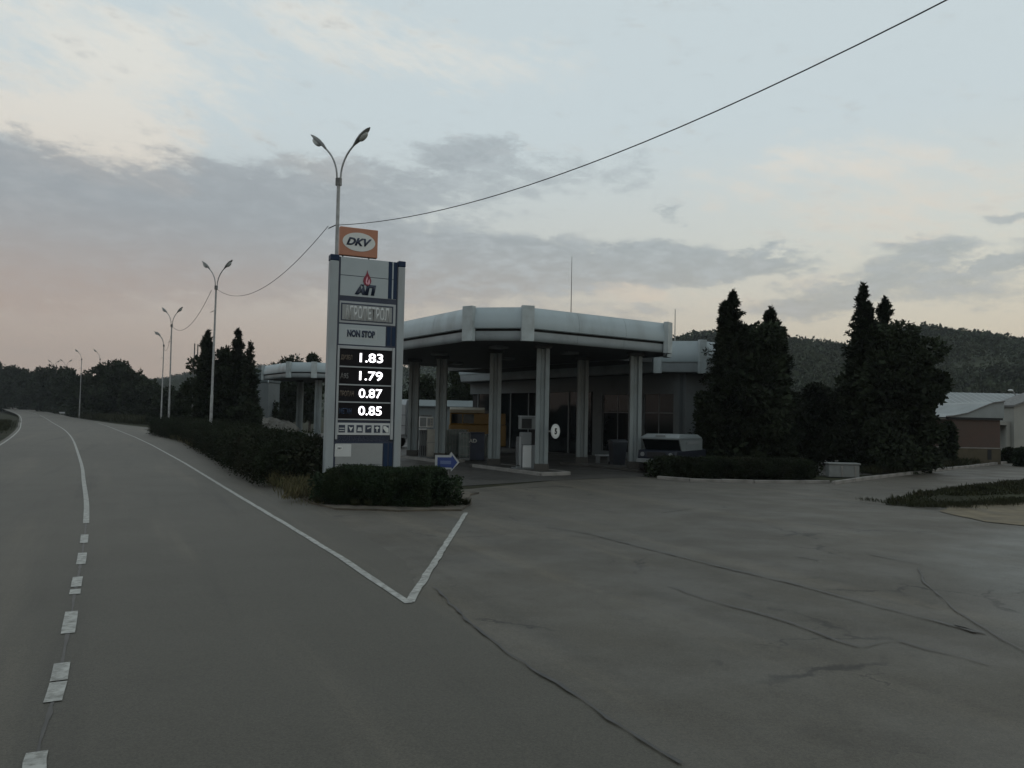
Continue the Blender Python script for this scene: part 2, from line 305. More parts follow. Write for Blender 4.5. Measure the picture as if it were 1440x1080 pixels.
# ------------------------------------------------------------------ mesh helpers
class MB:
    def __init__(s): s.v = []; s.f = []
    def add(s, vs, fs):
        o = len(s.v); s.v += [tuple(v) for v in vs]; s.f += [tuple(i + o for i in f) for f in fs]; return s
    def box(s, x0, x1, y0, y1, z0, z1, rz=0, c=None):
        vs = [(x, y, z) for z in (z0, z1) for (x, y) in ((x0, y0), (x1, y0), (x1, y1), (x0, y1))]
        if rz:
            cx, cy = c or ((x0 + x1) / 2, (y0 + y1) / 2); k, q = math.cos(rz), math.sin(rz)
            vs = [(cx + (x - cx) * k - (y - cy) * q, cy + (x - cx) * q + (y - cy) * k, z) for x, y, z in vs]
        return s.add(vs, [(3, 2, 1, 0), (4, 5, 6, 7), (0, 1, 5, 4), (1, 2, 6, 5), (2, 3, 7, 6), (3, 0, 4, 7)])
    def prism(s, poly, z0, z1):          # poly in xy, extruded in z
        n = len(poly)
        vs = [(x, y, z0) for x, y in poly] + [(x, y, z1) for x, y in poly]
        return s.add(vs, [tuple(range(n - 1, -1, -1)), tuple(range(n, 2 * n))] + [(i, (i + 1) % n, n + (i + 1) % n, n + i) for i in range(n)])
    def plate(s, poly, y0, y1):          # poly in xz (ccw seen from -y), from front y0 to back y1
        n = len(poly)
        vs = [(x, y0, z) for x, z in poly] + [(x, y1, z) for x, z in poly]
        return s.add(vs, [tuple(range(n)), tuple(range(2 * n - 1, n - 1, -1))] + [((i + 1) % n, i, n + i, n + (i + 1) % n) for i in range(n)])
    def side(s, poly, x0, x1):           # poly in yz, extruded in x
        n = len(poly)
        vs = [(x0, y, z) for y, z in poly] + [(x1, y, z) for y, z in poly]
        return s.add(vs, [tuple(range(n - 1, -1, -1)), tuple(range(n, 2 * n))] + [(i, (i + 1) % n, n + (i + 1) % n, n + i) for i in range(n)])
    def tube(s, pts, r, n=8, cap=True):
        pts = [Vector(p) for p in pts]; rs = r if isinstance(r, (list, tuple)) else [r] * len(pts)
        o = len(s.v); prev = None
        for i, p in enumerate(pts):
            d = (pts[min(i + 1, len(pts) - 1)] - pts[max(i - 1, 0)]).normalized()
            if prev is None: a = d.cross(Vector((0, 0, 1))) if abs(d.z) < .9 else d.cross(Vector((1, 0, 0)))
            else: a = prev - d * prev.dot(d)
            a.normalize(); b = d.cross(a); prev = a
            for k in range(n):
                t = 2 * math.pi * k / n; s.v.append(tuple(p + (a * math.cos(t) + b * math.sin(t)) * rs[i]))
        for i in range(len(pts) - 1):
            for k in range(n):
                s.f.append((o + i * n + k, o + i * n + (k + 1) % n, o + (i + 1) * n + (k + 1) % n, o + (i + 1) * n + k))
        if cap:
            s.f.append(tuple(o + k for k in range(n - 1, -1, -1))); s.f.append(tuple(o + (len(pts) - 1) * n + k for k in range(n)))
        return s
    def ell(s, c, r, nu=12, nv=8, rot=None):
        o = []
        vs = []
        for j in range(nv + 1):
            ph = math.pi * j / nv
            for i in range(nu):
                th = 2 * math.pi * i / nu
                v = Vector((r[0] * math.sin(ph) * math.cos(th), r[1] * math.sin(ph) * math.sin(th), r[2] * math.cos(ph)))
                if rot: v = rot @ v
                vs.append(Vector(c) + v)
        fs = [(j * nu + i, (j + 1) * nu + i, (j + 1) * nu + (i + 1) % nu, j * nu + (i + 1) % nu) for j in range(nv) for i in range(nu)]
        return s.add(vs, fs)
    def build(s, name, m, parent=None, smooth=False, bevel=0, label=None):
        me = bpy.data.meshes.new(name); me.from_pydata(s.v, [], s.f); me.validate(); me.update()
        if smooth:
            me.polygons.foreach_set('use_smooth', [True] * len(me.polygons))
            me.set_sharp_from_angle(angle=R(40))
        o = bpy.data.objects.new(name, me); COL.objects.link(o)
        if m: me.materials.append(MT[m] if isinstance(m, str) else m)
        if parent: o.parent = parent
        if bevel:
            b = o.modifiers.new('bevel', 'BEVEL'); b.width = bevel; b.segments = 2; b.limit_method = 'ANGLE'; b.angle_limit = R(50)
        if label: o['label'] = label
        return o
def tag(o, label=None, cat=None, group=None, kind=None):
    if label: o['label'] = label
    if cat: o['category'] = cat
    if group: o['group'] = group
    if kind: o['kind'] = kind
    return o
def thing(name, loc, rz=0, label=None, cat=None, group=None):
    o = bpy.data.objects.new(name, None); COL.objects.link(o); o.location = loc; o.rotation_euler = (0, 0, rz); o.empty_display_size = .2
    return tag(o, label, cat, group)
def copy_tree(o, parent=None):
    c = o.copy(); COL.objects.link(c); c.parent = parent
    for ch in [x for x in o.children]: copy_tree(ch, c)
    return c
def quads_mesh(name, V, m, parent=None):
    """V: (n,4,3) array of quads"""
    n = len(V); me = bpy.data.meshes.new(name)
    me.vertices.add(n * 4); me.vertices.foreach_set('co', V.reshape(-1).astype(np.float32))
    me.loops.add(n * 4); me.loops.foreach_set('vertex_index', np.arange(n * 4, dtype=np.int32))
    me.polygons.add(n); me.polygons.foreach_set('loop_start', np.arange(0, n * 4, 4, dtype=np.int32))
    me.update(calc_edges=True); me.validate()
    me.materials.append(MT[m]); o = bpy.data.objects.new(name, me); COL.objects.link(o)
    if parent: o.parent = parent
    return o
def leaves(P, size, aspect=.5, outward=None, droop=0):
    """leaf quads at points P (n,3)"""
    n = len(P); a = rng.normal(size=(n, 3))
    if outward is not None: a += outward * 1.2
    a[:, 2] += droop
    a /= np.linalg.norm(a, axis=1)[:, None]
    b = np.cross(a, rng.normal(size=(n, 3))); b /= np.linalg.norm(b, axis=1)[:, None]
    s = size * rng.uniform(.6, 1.4, size=(n, 1))
    c = np.cross(a, b)
    tip = P + a * s; m1 = P + a * s * .45 + b * s * aspect * .5 + c * s * .08; m2 = P + a * s * .45 - b * s * aspect * .5 + c * s * .08
    return np.stack([P, m1, tip, m2], axis=1)
def blob_pts(c, r, n, shell=.55):
    d = rng.normal(size=(n, 3)); d /= np.linalg.norm(d, axis=1)[:, None]
    k = shell + (1 - shell) * rng.uniform(0, 1, size=(n, 1)) ** .6
    k *= 1 + .18 * np.sin(d[:, :1] * 7 + c[0]) * np.cos(d[:, 2:] * 6 + c[1])
    return np.asarray(c) + d * k * np.asarray(r), d
def strip(pts, w, z=0, jitter=0, closed=False):
    """flat ribbon along world xy points"""
    mb = MB(); P = [Vector((x, y)) for x, y in pts]; L = []; Rr = []
    for i, p in enumerate(P):
        d = (P[min(i + 1, len(P) - 1)] - P[max(i - 1, 0)]).normalized(); n = Vector((-d.y, d.x))
        ww = w * (1 + random.uniform(-jitter, jitter)) / 2
        L.append(p + n * ww); Rr.append(p - n * ww)
    vs = [(p.x, p.y, z) for p in L] + [(p.x, p.y, z) for p in Rr]; n = len(P)
    return mb.add(vs, [(i, n + i, n + i + 1, i + 1) for i in range(n - 1)])
def resample(pts, step, wob=0):
    out = []
    for a, b in zip(pts[:-1], pts[1:]):
        a = Vector(a); b = Vector(b); k = max(1, int((b - a).length / step))
        for i in range(k):
            p = a.lerp(b, i / k); out.append((p.x + random.uniform(-wob, wob), p.y + random.uniform(-wob, wob)))
    out.append(tuple(pts[-1])); return out
def catmull(pts, k=8):
    P = [pts[0]] + list(pts) + [pts[-1]]; out = []
    for i in range(1, len(P) - 2):
        p0, p1, p2, p3 = [np.array(P[j]) for j in (i - 1, i, i + 1, i + 2)]
        for t in np.linspace(0, 1, k, endpoint=False):
            out.append(tuple(.5 * ((2 * p1) + (-p0 + p2) * t + (2 * p0 - 5 * p1 + 4 * p2 - p3) * t * t + (-p0 + 3 * p1 - 3 * p2 + p3) * t ** 3)))
    out.append(tuple(pts[-1])); return out
def sheet(poly, z):
    from mathutils.geometry import tessellate_polygon
    vs = [Vector((x, y, z)) for x, y in poly]
    mb = MB(); tri = tessellate_polygon([vs])
    fs = []
    for t in tri:
        a, b, c = [vs[i] for i in t]
        if (b - a).cross(c - a).z < 0: t = (t[2], t[1], t[0])
        fs.append(tuple(t))
    return mb.add(vs, fs)
_txt = {}
def text(body, h, loc, m, parent, name='lettering', bold=0.0, width=1.0, shear=0.0, depth=.006, align='CENTER', wfit=None):
    """flat raised lettering, upright in the xz plane, facing -y; loc = centre"""
    cu = bpy.data.curves.new('t', 'FONT'); cu.body = body; cu.size = 1.0; cu.offset = bold; cu.shear = shear; cu.extrude = 0; cu.resolution_u = 4
    ob = bpy.data.objects.new('t', cu); COL.objects.link(ob)
    dg = bpy.context.evaluated_depsgraph_get(); me = bpy.data.meshes.new_from_object(ob.evaluated_get(dg))
    bpy.data.objects.remove(ob); bpy.data.curves.remove(cu)
    n = len(me.vertices); co = np.empty(n * 3); me.vertices.foreach_get('co', co); co = co.reshape(-1, 3)
    lo, hi = co.min(0), co.max(0); s = h / (hi[1] - lo[1]); sx = s * width
    if wfit: sx = wfit / (hi[0] - lo[0])
    x = (co[:, 0] - (lo[0] + hi[0]) / 2) * sx; z = (co[:, 1] - (lo[1] + hi[1]) / 2) * s
    new = np.stack([x, np.zeros(n), z], 1); me.vertices.foreach_set('co', new.reshape(-1)); me.update()
    me.name = name; me.materials.clear(); me.materials.append(MT[m])
    o = bpy.data.objects.new(name, me); COL.objects.link(o); o.parent = parent; o.location = loc
    so = o.modifiers.new('solid', 'SOLIDIFY'); so.thickness = depth; so.offset = 0
    return o

# ------------------------------------------------------------------ ground
def big_ground():
    s = 3000; mb = MB(); mb.add([(-s, -s, 0), (s, -s, 0), (s, s, 0), (-s, s, 0)], [(0, 1, 2, 3)])
    return tag(mb.build('ground', 'land'), kind='structure')
big_ground()
cpx = [(48, 1075), (82, 963), (98, 878), (108, 820), (115, 787), (118.5, 759), (121, 737), (121.5, 708), (118, 680), (112, 645), (98, 612), (80, 598), (56, 586.5)]
cen = [ground(*p) for p in cpx]
d0 = Vector(cen[0]) - Vector(cen[2]); d0.normalize()
cen = [(cen[0][0] + d0.x * q, cen[0][1] + d0.y * q) for q in (30, 22, 15, 9, 5, 2.2)] + cen + [(bear(31, 228), 228), (bear(10, 320), 320), (bear(-20, 430), 430)]
cenS = catmull(cen, 6)
def offset(pts, d):
    P = [Vector(p) for p in pts]; out = []
    for i, p in enumerate(P):
        t = (P[min(i + 1, len(P) - 1)] - P[max(i - 1, 0)]).normalized(); out.append((p.x - t.y * d, p.y + t.x * d))
    return out
leftS = offset(cenS, 4.1)
tip = ground(575, 850)
redge = [ground(655, 722), tip]
rline = [tip] + [ground(*p) for p in ((480, 786), (400, 737), (330, 695), (260, 652), (215, 627), (190, 615), (150, 599), (120, 590))]
rb = [ground(*p) for p in ((210, 601.5), (165, 596.5), (130, 592))] + [(bear(104, 152), 152), (bear(78, 192), 192), (bear(42, 262), 262), (bear(14, 345), 345), (bear(-14, 430), 430)]
near_r = [(rline[-1])]
# road surface: left edge ... right line
seam = [ground(*p) for p in ((590, 838), (650, 868), (720, 926), (800, 975), (880, 1030), (958, 1078))]
def zf(y):
    q = max(0.0, min(1.0, (y - 105) / 190)); return 1.5 * q * q * (3 - 2 * q)
def lift(o):
    for v in o.data.vertices:
        v.co.z += zf(v.co.y)
    return o
road_poly = list(leftS) + rb[::-1] + [ground(215, 606), ground(280, 632), ground(340, 655), ground(400, 685), ground(436, 709), ground(570, 790)] + seam + [(17, -26)]
road = tag(lift(sheet(road_poly, .012).build('road', 'road')), kind='structure')
near_left = [p for p in offset(cenS, -1.0) if p[1] < 62]
fore_poly = near_left + [ground(212, 603.5), (-26, 60), (-13, 43), ground(560, 680), ground(640, 690), ground(780, 676), ground(900, 671), ground(1170, 679), ground(1250, 668), ground(1340, 660), ground(1440, 648), (75, 48), (75, -26)]
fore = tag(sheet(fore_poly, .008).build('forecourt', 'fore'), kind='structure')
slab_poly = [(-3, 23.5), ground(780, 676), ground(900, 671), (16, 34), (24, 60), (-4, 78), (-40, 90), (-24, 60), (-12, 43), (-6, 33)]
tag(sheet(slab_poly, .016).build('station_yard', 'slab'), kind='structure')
tag(sheet(resample([ground(*p) for p in ((1322, 718), (1350, 708), (1460, 703), (1560, 703), (1560, 745), (1440, 741), (1380, 734), (1340, 726), (1322, 718))], .35, .12), .024).build('sandy_verge', 'sand'), kind='structure')
# centre line, dashes, edge line
cl = [ground(*p) for p in cpx[6:]] + [(bear(31, 228), 228), (bear(10, 320), 320)]
lift(strip(catmull(cl, 5), .11, .020).build('centre_line', 'paint', road))
cx_at = lambda y: np.interp(y, [p[1] for p in cpx[::-1]], [p[0] for p in cpx[::-1]])
for (a, b, w) in ((753, 765, .12), (779, 795, .12), (813, 827, .12), (830.5, 837.5, .12), (862, 893, .125), (935, 960, .13), (962, 990, .125), (1061, 1110, .13)):
    pts = [ground(cx_at(y), y) for y in np.linspace(a, b, 5)]
    strip(pts, w, .020, .03).build('lane_dash', 'paint', road)
strip(resample([ground(cx_at(y), y) for y in np.linspace(737, 1079, 12)], .15, .004), .03, .0165, .5).build('tar_seam', 'tar', road)
strip(resample(rline, .4, .006), .105, .020, .10).build('edge_line', 'paint', road)
strip(resample([(tip[0], tip[1] + .05)] + redge[:1], .2, .008), .105, .0205, .10).build('edge_line', 'paint', road)
le = offset(catmull(cen[11:], 5), 3.8); lift(strip(le, .11, .020).build('edge_line', 'paint', road))
# cracks sealed with tar
def crack(pts, w=.03, wob=.02, z=.0285, m='tar'):
    strip(resample([ground(*p) for p in pts], .18, wob), w, z, .7).build('crack_seam', m, fore)
crack([(610, 828), (650, 868), (720, 926), (800, 975), (880, 1030), (958, 1078)], .028)
crack([(770, 742), (830, 752), (890, 768), (1010, 798), (1120, 824), (1240, 856), (1340, 882), (1385, 893)], .03)
crack([(940, 826), (1010, 850), (1080, 868), (1130, 885), (1175, 902), (1208, 912)], .028)
crack([(1262, 903), (1300, 914), (1350, 925), (1392, 938)], .03)
crack([(1208, 912), (1262, 903)], .012)
crack([(1292, 800), (1300, 822), (1345, 862), (1420, 908), (1480, 938)], .018)
crack([(1222, 781), (1260, 788), (1300, 796)], .02)
crack([(1340, 882), (1372, 892)], .05)
crack([(1170, 688), (1210, 694), (1236, 697)], .04); crack([(1060, 712), (1110, 716), (1145, 720)], .02); crack([(930, 722), (985, 714)], .02)
crack([(1110, 700), (1180, 704)], .02); crack([(1120, 783), (1150, 789)], .03); crack([(655, 692), (720, 688), (790, 684)], .03); crack([(690, 742), (760, 752)], .015)
# verge island between road and station
front = [ground(*p) for p in ((212, 603.5), (240, 613), (280, 629), (340, 652), (400, 682), (436, 709), (470, 717), (560, 720), (648, 719), (661, 710), (662, 697))]
back = [(-.9, 22.6), (-3, 24.2), (-9.5, 33), (-16, 45), (-27, 63), (-40, 84)]
isl = resample(front, .5, .05) + back
tag(MB().prism(isl, -.1, .05).build('verge_island', 'soil'), kind='structure')

def kerb_run(pts, h=.13, w=.14, L=1.0, label=None):
    """kerb stones one by one along world points"""
    P = resample(pts, L); root = thing('kerb', (0, 0, 0), 0, label, 'kerb')
    for a, b in zip(P[:-1], P[1:]):
        a = Vector(a); b = Vector(b); d = (b - a); l = d.length - .012; an = math.atan2(d.y, d.x)
        if l < .2: continue
        o = MB().box(0, l, -w / 2, w / 2, -.05, h).build('kerb_stone', 'kerb', root, bevel=.012)
        o.location = (a.x, a.y, random.uniform(-.012, .008)); o.rotation_euler = (0, 0, an + random.uniform(-.01, .01))
    return root
kerb_run([ground(x, y) for x, y in ((925, 673.5), (970, 677), (1060, 679.5), (1166, 680))], .12, label='worn pale kerb stones along the low hedge right of the station')
kerb_run([ground(x, y) for x, y in ((1172, 681.5), (1250, 671), (1340, 660.5), (1440, 648.5), (1560, 634))], .14, label='long kerb along the far side of the side road before the dark trees')

# ------------------------------------------------------------------ hills
sky_pts = [(-400, 520), (-200, 524), (0, 528), (120, 532), (190, 530), (230, 526), (262, 519), (300, 514), (350, 509), (376, 511), (400, 512), (450, 512), (520, 510), (620, 505), (720, 498), (820, 485), (900, 472),
           (945, 468), (975, 463), (1000, 460), (1060, 463), (1100, 466), (1150, 472), (1190, 477), (1225, 468), (1260, 457), (1300, 456), (1340, 460), (1400, 464), (1440, 472), (1600, 500), (1900, 520)]
def hill_far(px): return np.interp(px, [-400, 100, 380, 620, 900, 1440, 1900], [900, 820, 700, 560, 430, 400, 500])
def hill_near(px): return np.interp(px, [-400, 200, 400, 900, 1200, 1900], [330, 300, 260, 150, 110, 120])
def hill_z(px, k):
    dd = hill_far(px); top_px = np.interp(px, [p[0] for p in sky_pts], [p[1] for p in sky_pts])
    hz = CAMZ + (584 + .02 * (px - 720) - top_px - (11 if px < 700 else 20)) * dd / 1080.0
    s = max(0, min(1, k)); s = s * s * (3 - 2 * s)
    return hz * (s if k <= 1 else 1 - .25 * (k - 1) ** 2) + 3.0 * math.sin(px * .021 + k * 7) * s * (1 - s) * 3
def hill_pt(px, k):
    Y = hill_near(px) * (1 - k) + hill_far(px) * k
    return (bear(px, 1.0) * Y, Y, max(-.3, hill_z(px, k)))
nx, nk = 130, 26
V = [hill_pt(px, k) for k in np.linspace(0, 1.6, nk) for px in np.linspace(-400, 1900, nx)]
F = [(j * nx + i, j * nx + i + 1, (j + 1) * nx + i + 1, (j + 1) * nx + i) for j in range(nk - 1) for i in range(nx - 1)]
tag(MB().add(V, F).build('hills', 'forest', smooth=True), kind='structure')
Q = []
for i in range(7000):
    px = rng.uniform(-150, 1650); k = rng.uniform(.02, 1.12)
    if 380 < px < 900 and rng.uniform() < .7: continue
    x, y, z = hill_pt(px, k); s = rng.uniform(1.8, 3.6) * (1 + k * .5)
    P, d = blob_pts((x, y, z + s * .1), (s, s, s * rng.uniform(.6, .85)), 70, .75)
    Q.append(leaves(P, s * .30, .8, d))
tag(quads_mesh('hillside_forest', np.concatenate(Q), 'forest'), 'dark wooded hillside behind the filling station', 'forest', kind='stuff')

# ------------------------------------------------------------------ trees
def trunk_mb(h, r, n_limb, spread, seed, z0=.25):
    rr = random.Random(seed); mb = MB()
    pts = [(rr.uniform(-.08, .08) * i, rr.uniform(-.08, .08) * i, h * i / 5) for i in range(6)]
    mb.tube(pts, [r * (1 - .8 * i / 5) for i in range(6)], 7)
    for i in range(n_limb):
        t = rr.uniform(z0, .9); a = rr.uniform(0, 6.28); L = spread * (1.15 - t) * rr.uniform(.6, 1)
        b = Vector((0, 0, h * t)); e = b + Vector((math.cos(a) * L, math.sin(a) * L, L * rr.uniform(.3, .8)))
        m = b.lerp(e, .5) + Vector((0, 0, -.05 * L)); mb.tube([b, m, e], [r * .35, r * .22, r * .06], 5)
    return mb
def conifer(px, Y, top, halfw, label, seed, n=16000, fill=1.0, base=0, col='conif', group=None, sharp=.9, tips=0):
    """ragged evergreen: leaf sprays carried on rising branches, gaps near the top"""
    x = bear(px, Y); h = at(px, top, Y).z; w = halfw * Y / 1080.0
    t = thing('evergreen_tree', (x, Y, base), 0, label, 'tree', group)
    r2 = np.random.default_rng(seed); Q = []; br = MB()
    br.tube([(0, 0, 0), (.05, .03, h * .4), (-.04, .05, h * .7), (0, 0, h * .97)], [.05 + h * .016, .04 + h * .01, .03 + h * .005, .01], 7)
    nb = int(150 * fill); per = n // nb
    stems = [(0, 0, 1.0)] + [(r2.uniform(-.3, .3) * w, r2.uniform(-.3, .3) * w, r2.uniform(.74, .93)) for _ in range(tips)]
    for i in range(nb):
        sx, sy, sh = stems[0] if r2.uniform() < .5 or not tips else stems[r2.integers(1, len(stems))]
        f = r2.uniform(.02, .97) ** .95 if i % 3 else r2.uniform(.58, .975); H = h * sh; zz = H * f
        a = r2.uniform(0, 2 * math.pi); lobe = .8 + .35 * math.sin(a * 3 + seed + f * 6)
        L = (w * ((1 - f) ** sharp * .95 + .05) * lobe) * r2.uniform(.45, 1.25) * (1 if sh == 1 else .75) + .12
        if sh < 1: L = (w * .5 * (1 - f) ** 1.0 * lobe) * r2.uniform(.4, 1.2) + .06
        elif f > .6: L = w * (1.0 - f) * 1.2 * r2.uniform(.55, 1.35) + .04
        rise = r2.uniform(.1, .6)
        e = np.array([math.cos(a) * L, math.sin(a) * L, L * rise]); b0 = np.array([sx * min(1, f * 2), sy * min(1, f * 2), zz - L * rise * .5])
        if i % 3 == 0: br.tube([tuple(b0), tuple(b0 + e * .55), tuple(b0 + e)], [.03, .018, .006], 4, False)
        k = per; tt = r2.uniform(0, 1, (k, 1)) ** (.75 if f < .6 else .6)
        fat = (.04 + .17 * L * np.sin(np.clip(tt, .03, 1) * 2.9) + .022 * w * (1.2 - f)); k = k if f < .6 else int(k * .5); tt = tt[:k]; fat = fat[:k]
        P = b0 + e * tt + r2.normal(size=(k, 3)) * fat * np.array([.55, .55, .42])
        dd = e / np.linalg.norm(e) + np.zeros((k, 3)); Q.append(leaves(P, .10 + .0020 * Y, .32, dd, droop=.15))
    for sx, sy, sh in stems:      # leading shoots
        for k in range(9):
            q = .80 + .022 * k; P, d = blob_pts((sx + r2.normal() * .03, sy + r2.normal() * .03, h * sh * q), (w * (1.0 - q) * .5 + .03, w * (1.0 - q) * .5 + .03, h * .022), n // 420, .1); Q.append(leaves(P, .12 + .002 * Y, .3, d, droop=.5))
    br.build('trunk', 'bark', t)
    for i in range(12):
        f = i / 12 * .8; P, d = blob_pts((0, 0, h * (.04 + f * .85)), (w * .55 * (1 - f) ** sharp + .1, w * .55 * (1 - f) ** sharp + .1, h * .06), n // 80, .2); Q.append(leaves(P, .26 + .003 * Y, .6, d))
    quads_mesh('crown', np.concatenate(Q), col, t)
    return t
def broadleaf(px, Y, top, halfw, label, seed, n=9000, group=None, base=0, low=.12, col='leaf', name='broadleaf_tree'):
    x = bear(px, Y); h = at(px, top, Y).z - base; w = halfw * Y / 1080.0
    t = thing(name, (x, Y, base), 0, label, 'tree', group)
    trunk_mb(h * .8, .06 + h * .014, 12, w * .9, seed).build('trunk', 'bark', t)
    r2 = np.random.default_rng(seed); Q = []; nb = 46
    for i in range(nb):
        f = r2.uniform(0, 1); zz = h * (low + (.9 - low) * f); prof = math.sqrt(max(.05, 1 - ((f - .42) / .62) ** 2))
        a = r2.uniform(0, 2 * math.pi); rad = w * prof * r2.uniform(.3, .95)
        s = w * r2.uniform(.16, .36)
        P, d = blob_pts((math.cos(a) * rad, math.sin(a) * rad, min(zz, h - s * .5)), (s, s, s * .8), n // nb, .5)
        Q.append(leaves(P, .12 + .0024 * Y, .55, d))
    P, d = blob_pts((0, 0, h * .48), (w * .66, w * .66, h * .36), n // 2, .3); Q.append(leaves(P, .18 + .003 * Y, .7, d))
    quads_mesh('crown', np.concatenate(Q), col, t)
    return t
# right-hand group beside the station
conifer(1029, 37, 408, 60, 'tallest dark evergreen directly right of the station roof', 11, 46000, 1.6, sharp=.75, tips=4)
conifer(1082, 38.5, 432, 56, 'broad ragged evergreen just right of the tallest one by the station', 12, 42000, 1.5, sharp=.6, tips=8)
broadleaf(1058, 37.5, 446, 62, 'dense dark tree filling the space between the two evergreens by the station', 27, 34000, low=.03)
broadleaf(1140, 42, 536, 46, 'lower dark broadleaf tree in the middle of the right-hand tree group', 13, 20000, low=.05)
conifer(1213, 37, 398, 42, 'slender pointed evergreen with the tallest tip in the right-hand tree pair', 14, 32000, 1.4, sharp=.85, tips=2)
conifer(1244, 38, 418, 54, 'second pointed evergreen close behind the slender one at right', 15, 38000, 1.5, sharp=.65, tips=3)
broadleaf(1250, 36.5, 450, 78, 'wide dark bushy tree beneath the pointed evergreens by the brick shed', 16, 36000, low=.03)
broadleaf(1003, 37, 530, 28, 'small dark tree pressed against the right corner of the shop', 17, 12000, low=.03)
broadleaf(1182, 45, 568, 28, 'thin dark tree in the gap between the two evergreen groups', 18, 11000, low=.05)
# left cluster behind the lamp posts
conifer(289, 62, 463, 26, 'dark evergreen behind the second lamp post, left one of the cluster', 21, 16000, 1.0, sharp=.5, tips=3)
conifer(331, 63, 462, 28, 'dark evergreen with the tallest tip of the cluster behind the second lamp post', 22, 18000, 1.0, sharp=.6, tips=4)
conifer(350, 61, 480, 16, 'small round-topped evergreen at the right end of the cluster behind the lamp posts', 23, 9000, .8, sharp=.4, tips=2)
broadleaf(308, 64, 484, 48, 'wide dark tree filling the foot of the evergreen cluster behind the lamps', 24, 16000, low=.02)
G = 'trees along the far side of the road bend'
far = [(-12, 262, 503, 26), (18, 255, 513, 24), (42, 245, 516, 22), (66, 215, 512, 24), (92, 190, 515, 22), (118, 165, 517, 22), (146, 150, 508, 24), (166, 142, 503, 26), (190, 136, 512, 24), (212, 130, 528, 20), (240, 105, 545, 26), (262, 92, 548, 22)]
lab = ['tree at the far left edge of the picture, above the road end', 'second tree from the left above the far end of the road', 'tree above the road bend, third from the left', 'tree behind the farthest thin pole on the road bend',
       'tree left of the far lamp post that stands against the woods', 'tree behind the far lamp post at the road bend', 'tree just right of the far lamp post at the bend', 'rounded tallest tree of the row beyond the road bend',
       'tree on the right shoulder of the tallest roadside tree', 'low tree where the roadside row drops to the hill', 'small dark tree left of the two close lamp posts', 'small dark tree behind the two close lamp posts']
for i, (px, Y, tp, hw) in enumerate(far):
    broadleaf(px, Y, tp, hw, lab[i], 40 + i, 7000, group=G, low=0.0, base=zf(Y) * .9)
broadleaf(405, 92, 497, 30, 'tree whose twigs rise over the far canopy roof', 60, 8000, low=.1)
broadleaf(436, 90, 489, 16, 'spindly treetop above the far canopy beside the price sign', 61, 5000, low=.2)
for i, (px, Y, tp, hw, l) in enumerate(((590, 82, 522, 30, 'dark tree seen under the left part of the main canopy'), (650, 80, 515, 34, 'dark tree seen between the canopy columns behind the yellow van'), (720, 84, 515, 34, 'dark tree seen behind the middle columns of the main canopy'), (545, 84, 520, 25, 'dark tree behind the price sign edge under the canopy'))):
    broadleaf(px, Y, tp, hw, l, 70 + i, 7000, low=.02)
broadleaf(372, 78, 560, 22, 'low dark bush tree left of the far canopy column', 80, 6000, low=0)
broadleaf(345, 58, 566, 26, 'dark shrubby tree behind the long hedge', 81, 8000, low=0)
broadleaf(252, 74, 566, 22, 'dark shrubby tree at the foot of the close pair of lamp posts', 82, 6000, low=0)

# ------------------------------------------------------------------ hedges
def hedge(name, line, wid, h, n, leaf, m, label, jag=.12, slope=.0, base=.05):
    """clipped leafy hedge along world points (x,y)"""
    P2 = np.array(resample(line, .3)); seg = len(P2)
    idx = rng.integers(0, seg - 1, n); f = rng.uniform(0, 1, n)
    c = P2[idx] * (1 - f[:, None]) + P2[idx + 1] * f[:, None]
    d = P2[idx + 1] - P2[idx]; d /= np.linalg.norm(d, axis=1)[:, None]; nn = np.stack([-d[:, 1], d[:, 0]], 1)
    prm = rng.uniform(0, 1, n); W2 = wid / 2
    # cross-section: up one side, over, down the other
    s = np.where(prm < .38, -1, np.where(prm > .62, 1, 0))
    off = np.where(s == -1, -W2, np.where(s == 1, W2, rng.uniform(-W2, W2, n)))
    zz = np.where(s == 0, h, rng.uniform(0.0, 1.0, n) ** .8 * h)
    arc = idx * .3 + f * .3
    lump = .5 * np.sin(arc * 1.9 + zz * 3) + .5 * np.sin(arc * 4.3 + zz * 5 + 1) + rng.normal(size=n) * .55
    k = 1 - np.abs(rng.normal(size=n)) * .14
    round_ = 1 - .28 * np.clip((zz / h - .7) / .3, 0, 1) ** 2
    off = off * np.where(s == 0, 1, k * round_) + np.where(s != 0, s * lump * jag, 0)
    hh = 1 + slope * 0
    zz = np.where(s == 0, zz - (np.abs(off) / W2) ** 3 * .22 * h + lump * jag * .8 - np.abs(rng.normal(size=n)) * .05, zz)
    P = np.stack([c[:, 0] + nn[:, 0] * off, c[:, 1] + nn[:, 1] * off, np.maximum(zz, .01) + base], 1)
    out = np.stack([nn[:, 0] * s, nn[:, 1] * s, (s == 0) * 1.0], 1)
    Q = [leaves(P, leaf, .5, out)]
    if slope:
        hf = 1 - slope * np.clip(1 - arc / 1.2, 0, 1); P[:, 2] = base + (P[:, 2] - base) * hf
    # inside twigs and shade leaves
    m2 = n // 3; i2 = rng.integers(0, seg, m2)
    Pi = np.stack([P2[i2, 0], P2[i2, 1], rng.uniform(.05, h * .85, m2)], 1); Pi[:, :2] += rng.uniform(-W2 * .6, W2 * .6, (m2, 2))
    Q.append(leaves(Pi, leaf * 1.7, .6))
    return tag(quads_mesh(name, np.concatenate(Q), m), label, 'hedge')
g = ground
hedge('hedge', [(-4.50, 19.9), (-3.2, 19.75), (-1.80, 19.55)], 1.9, .84, 85000, .045, 'hedge2', 'short clipped hedge in front of the price sign', .07, slope=.4)
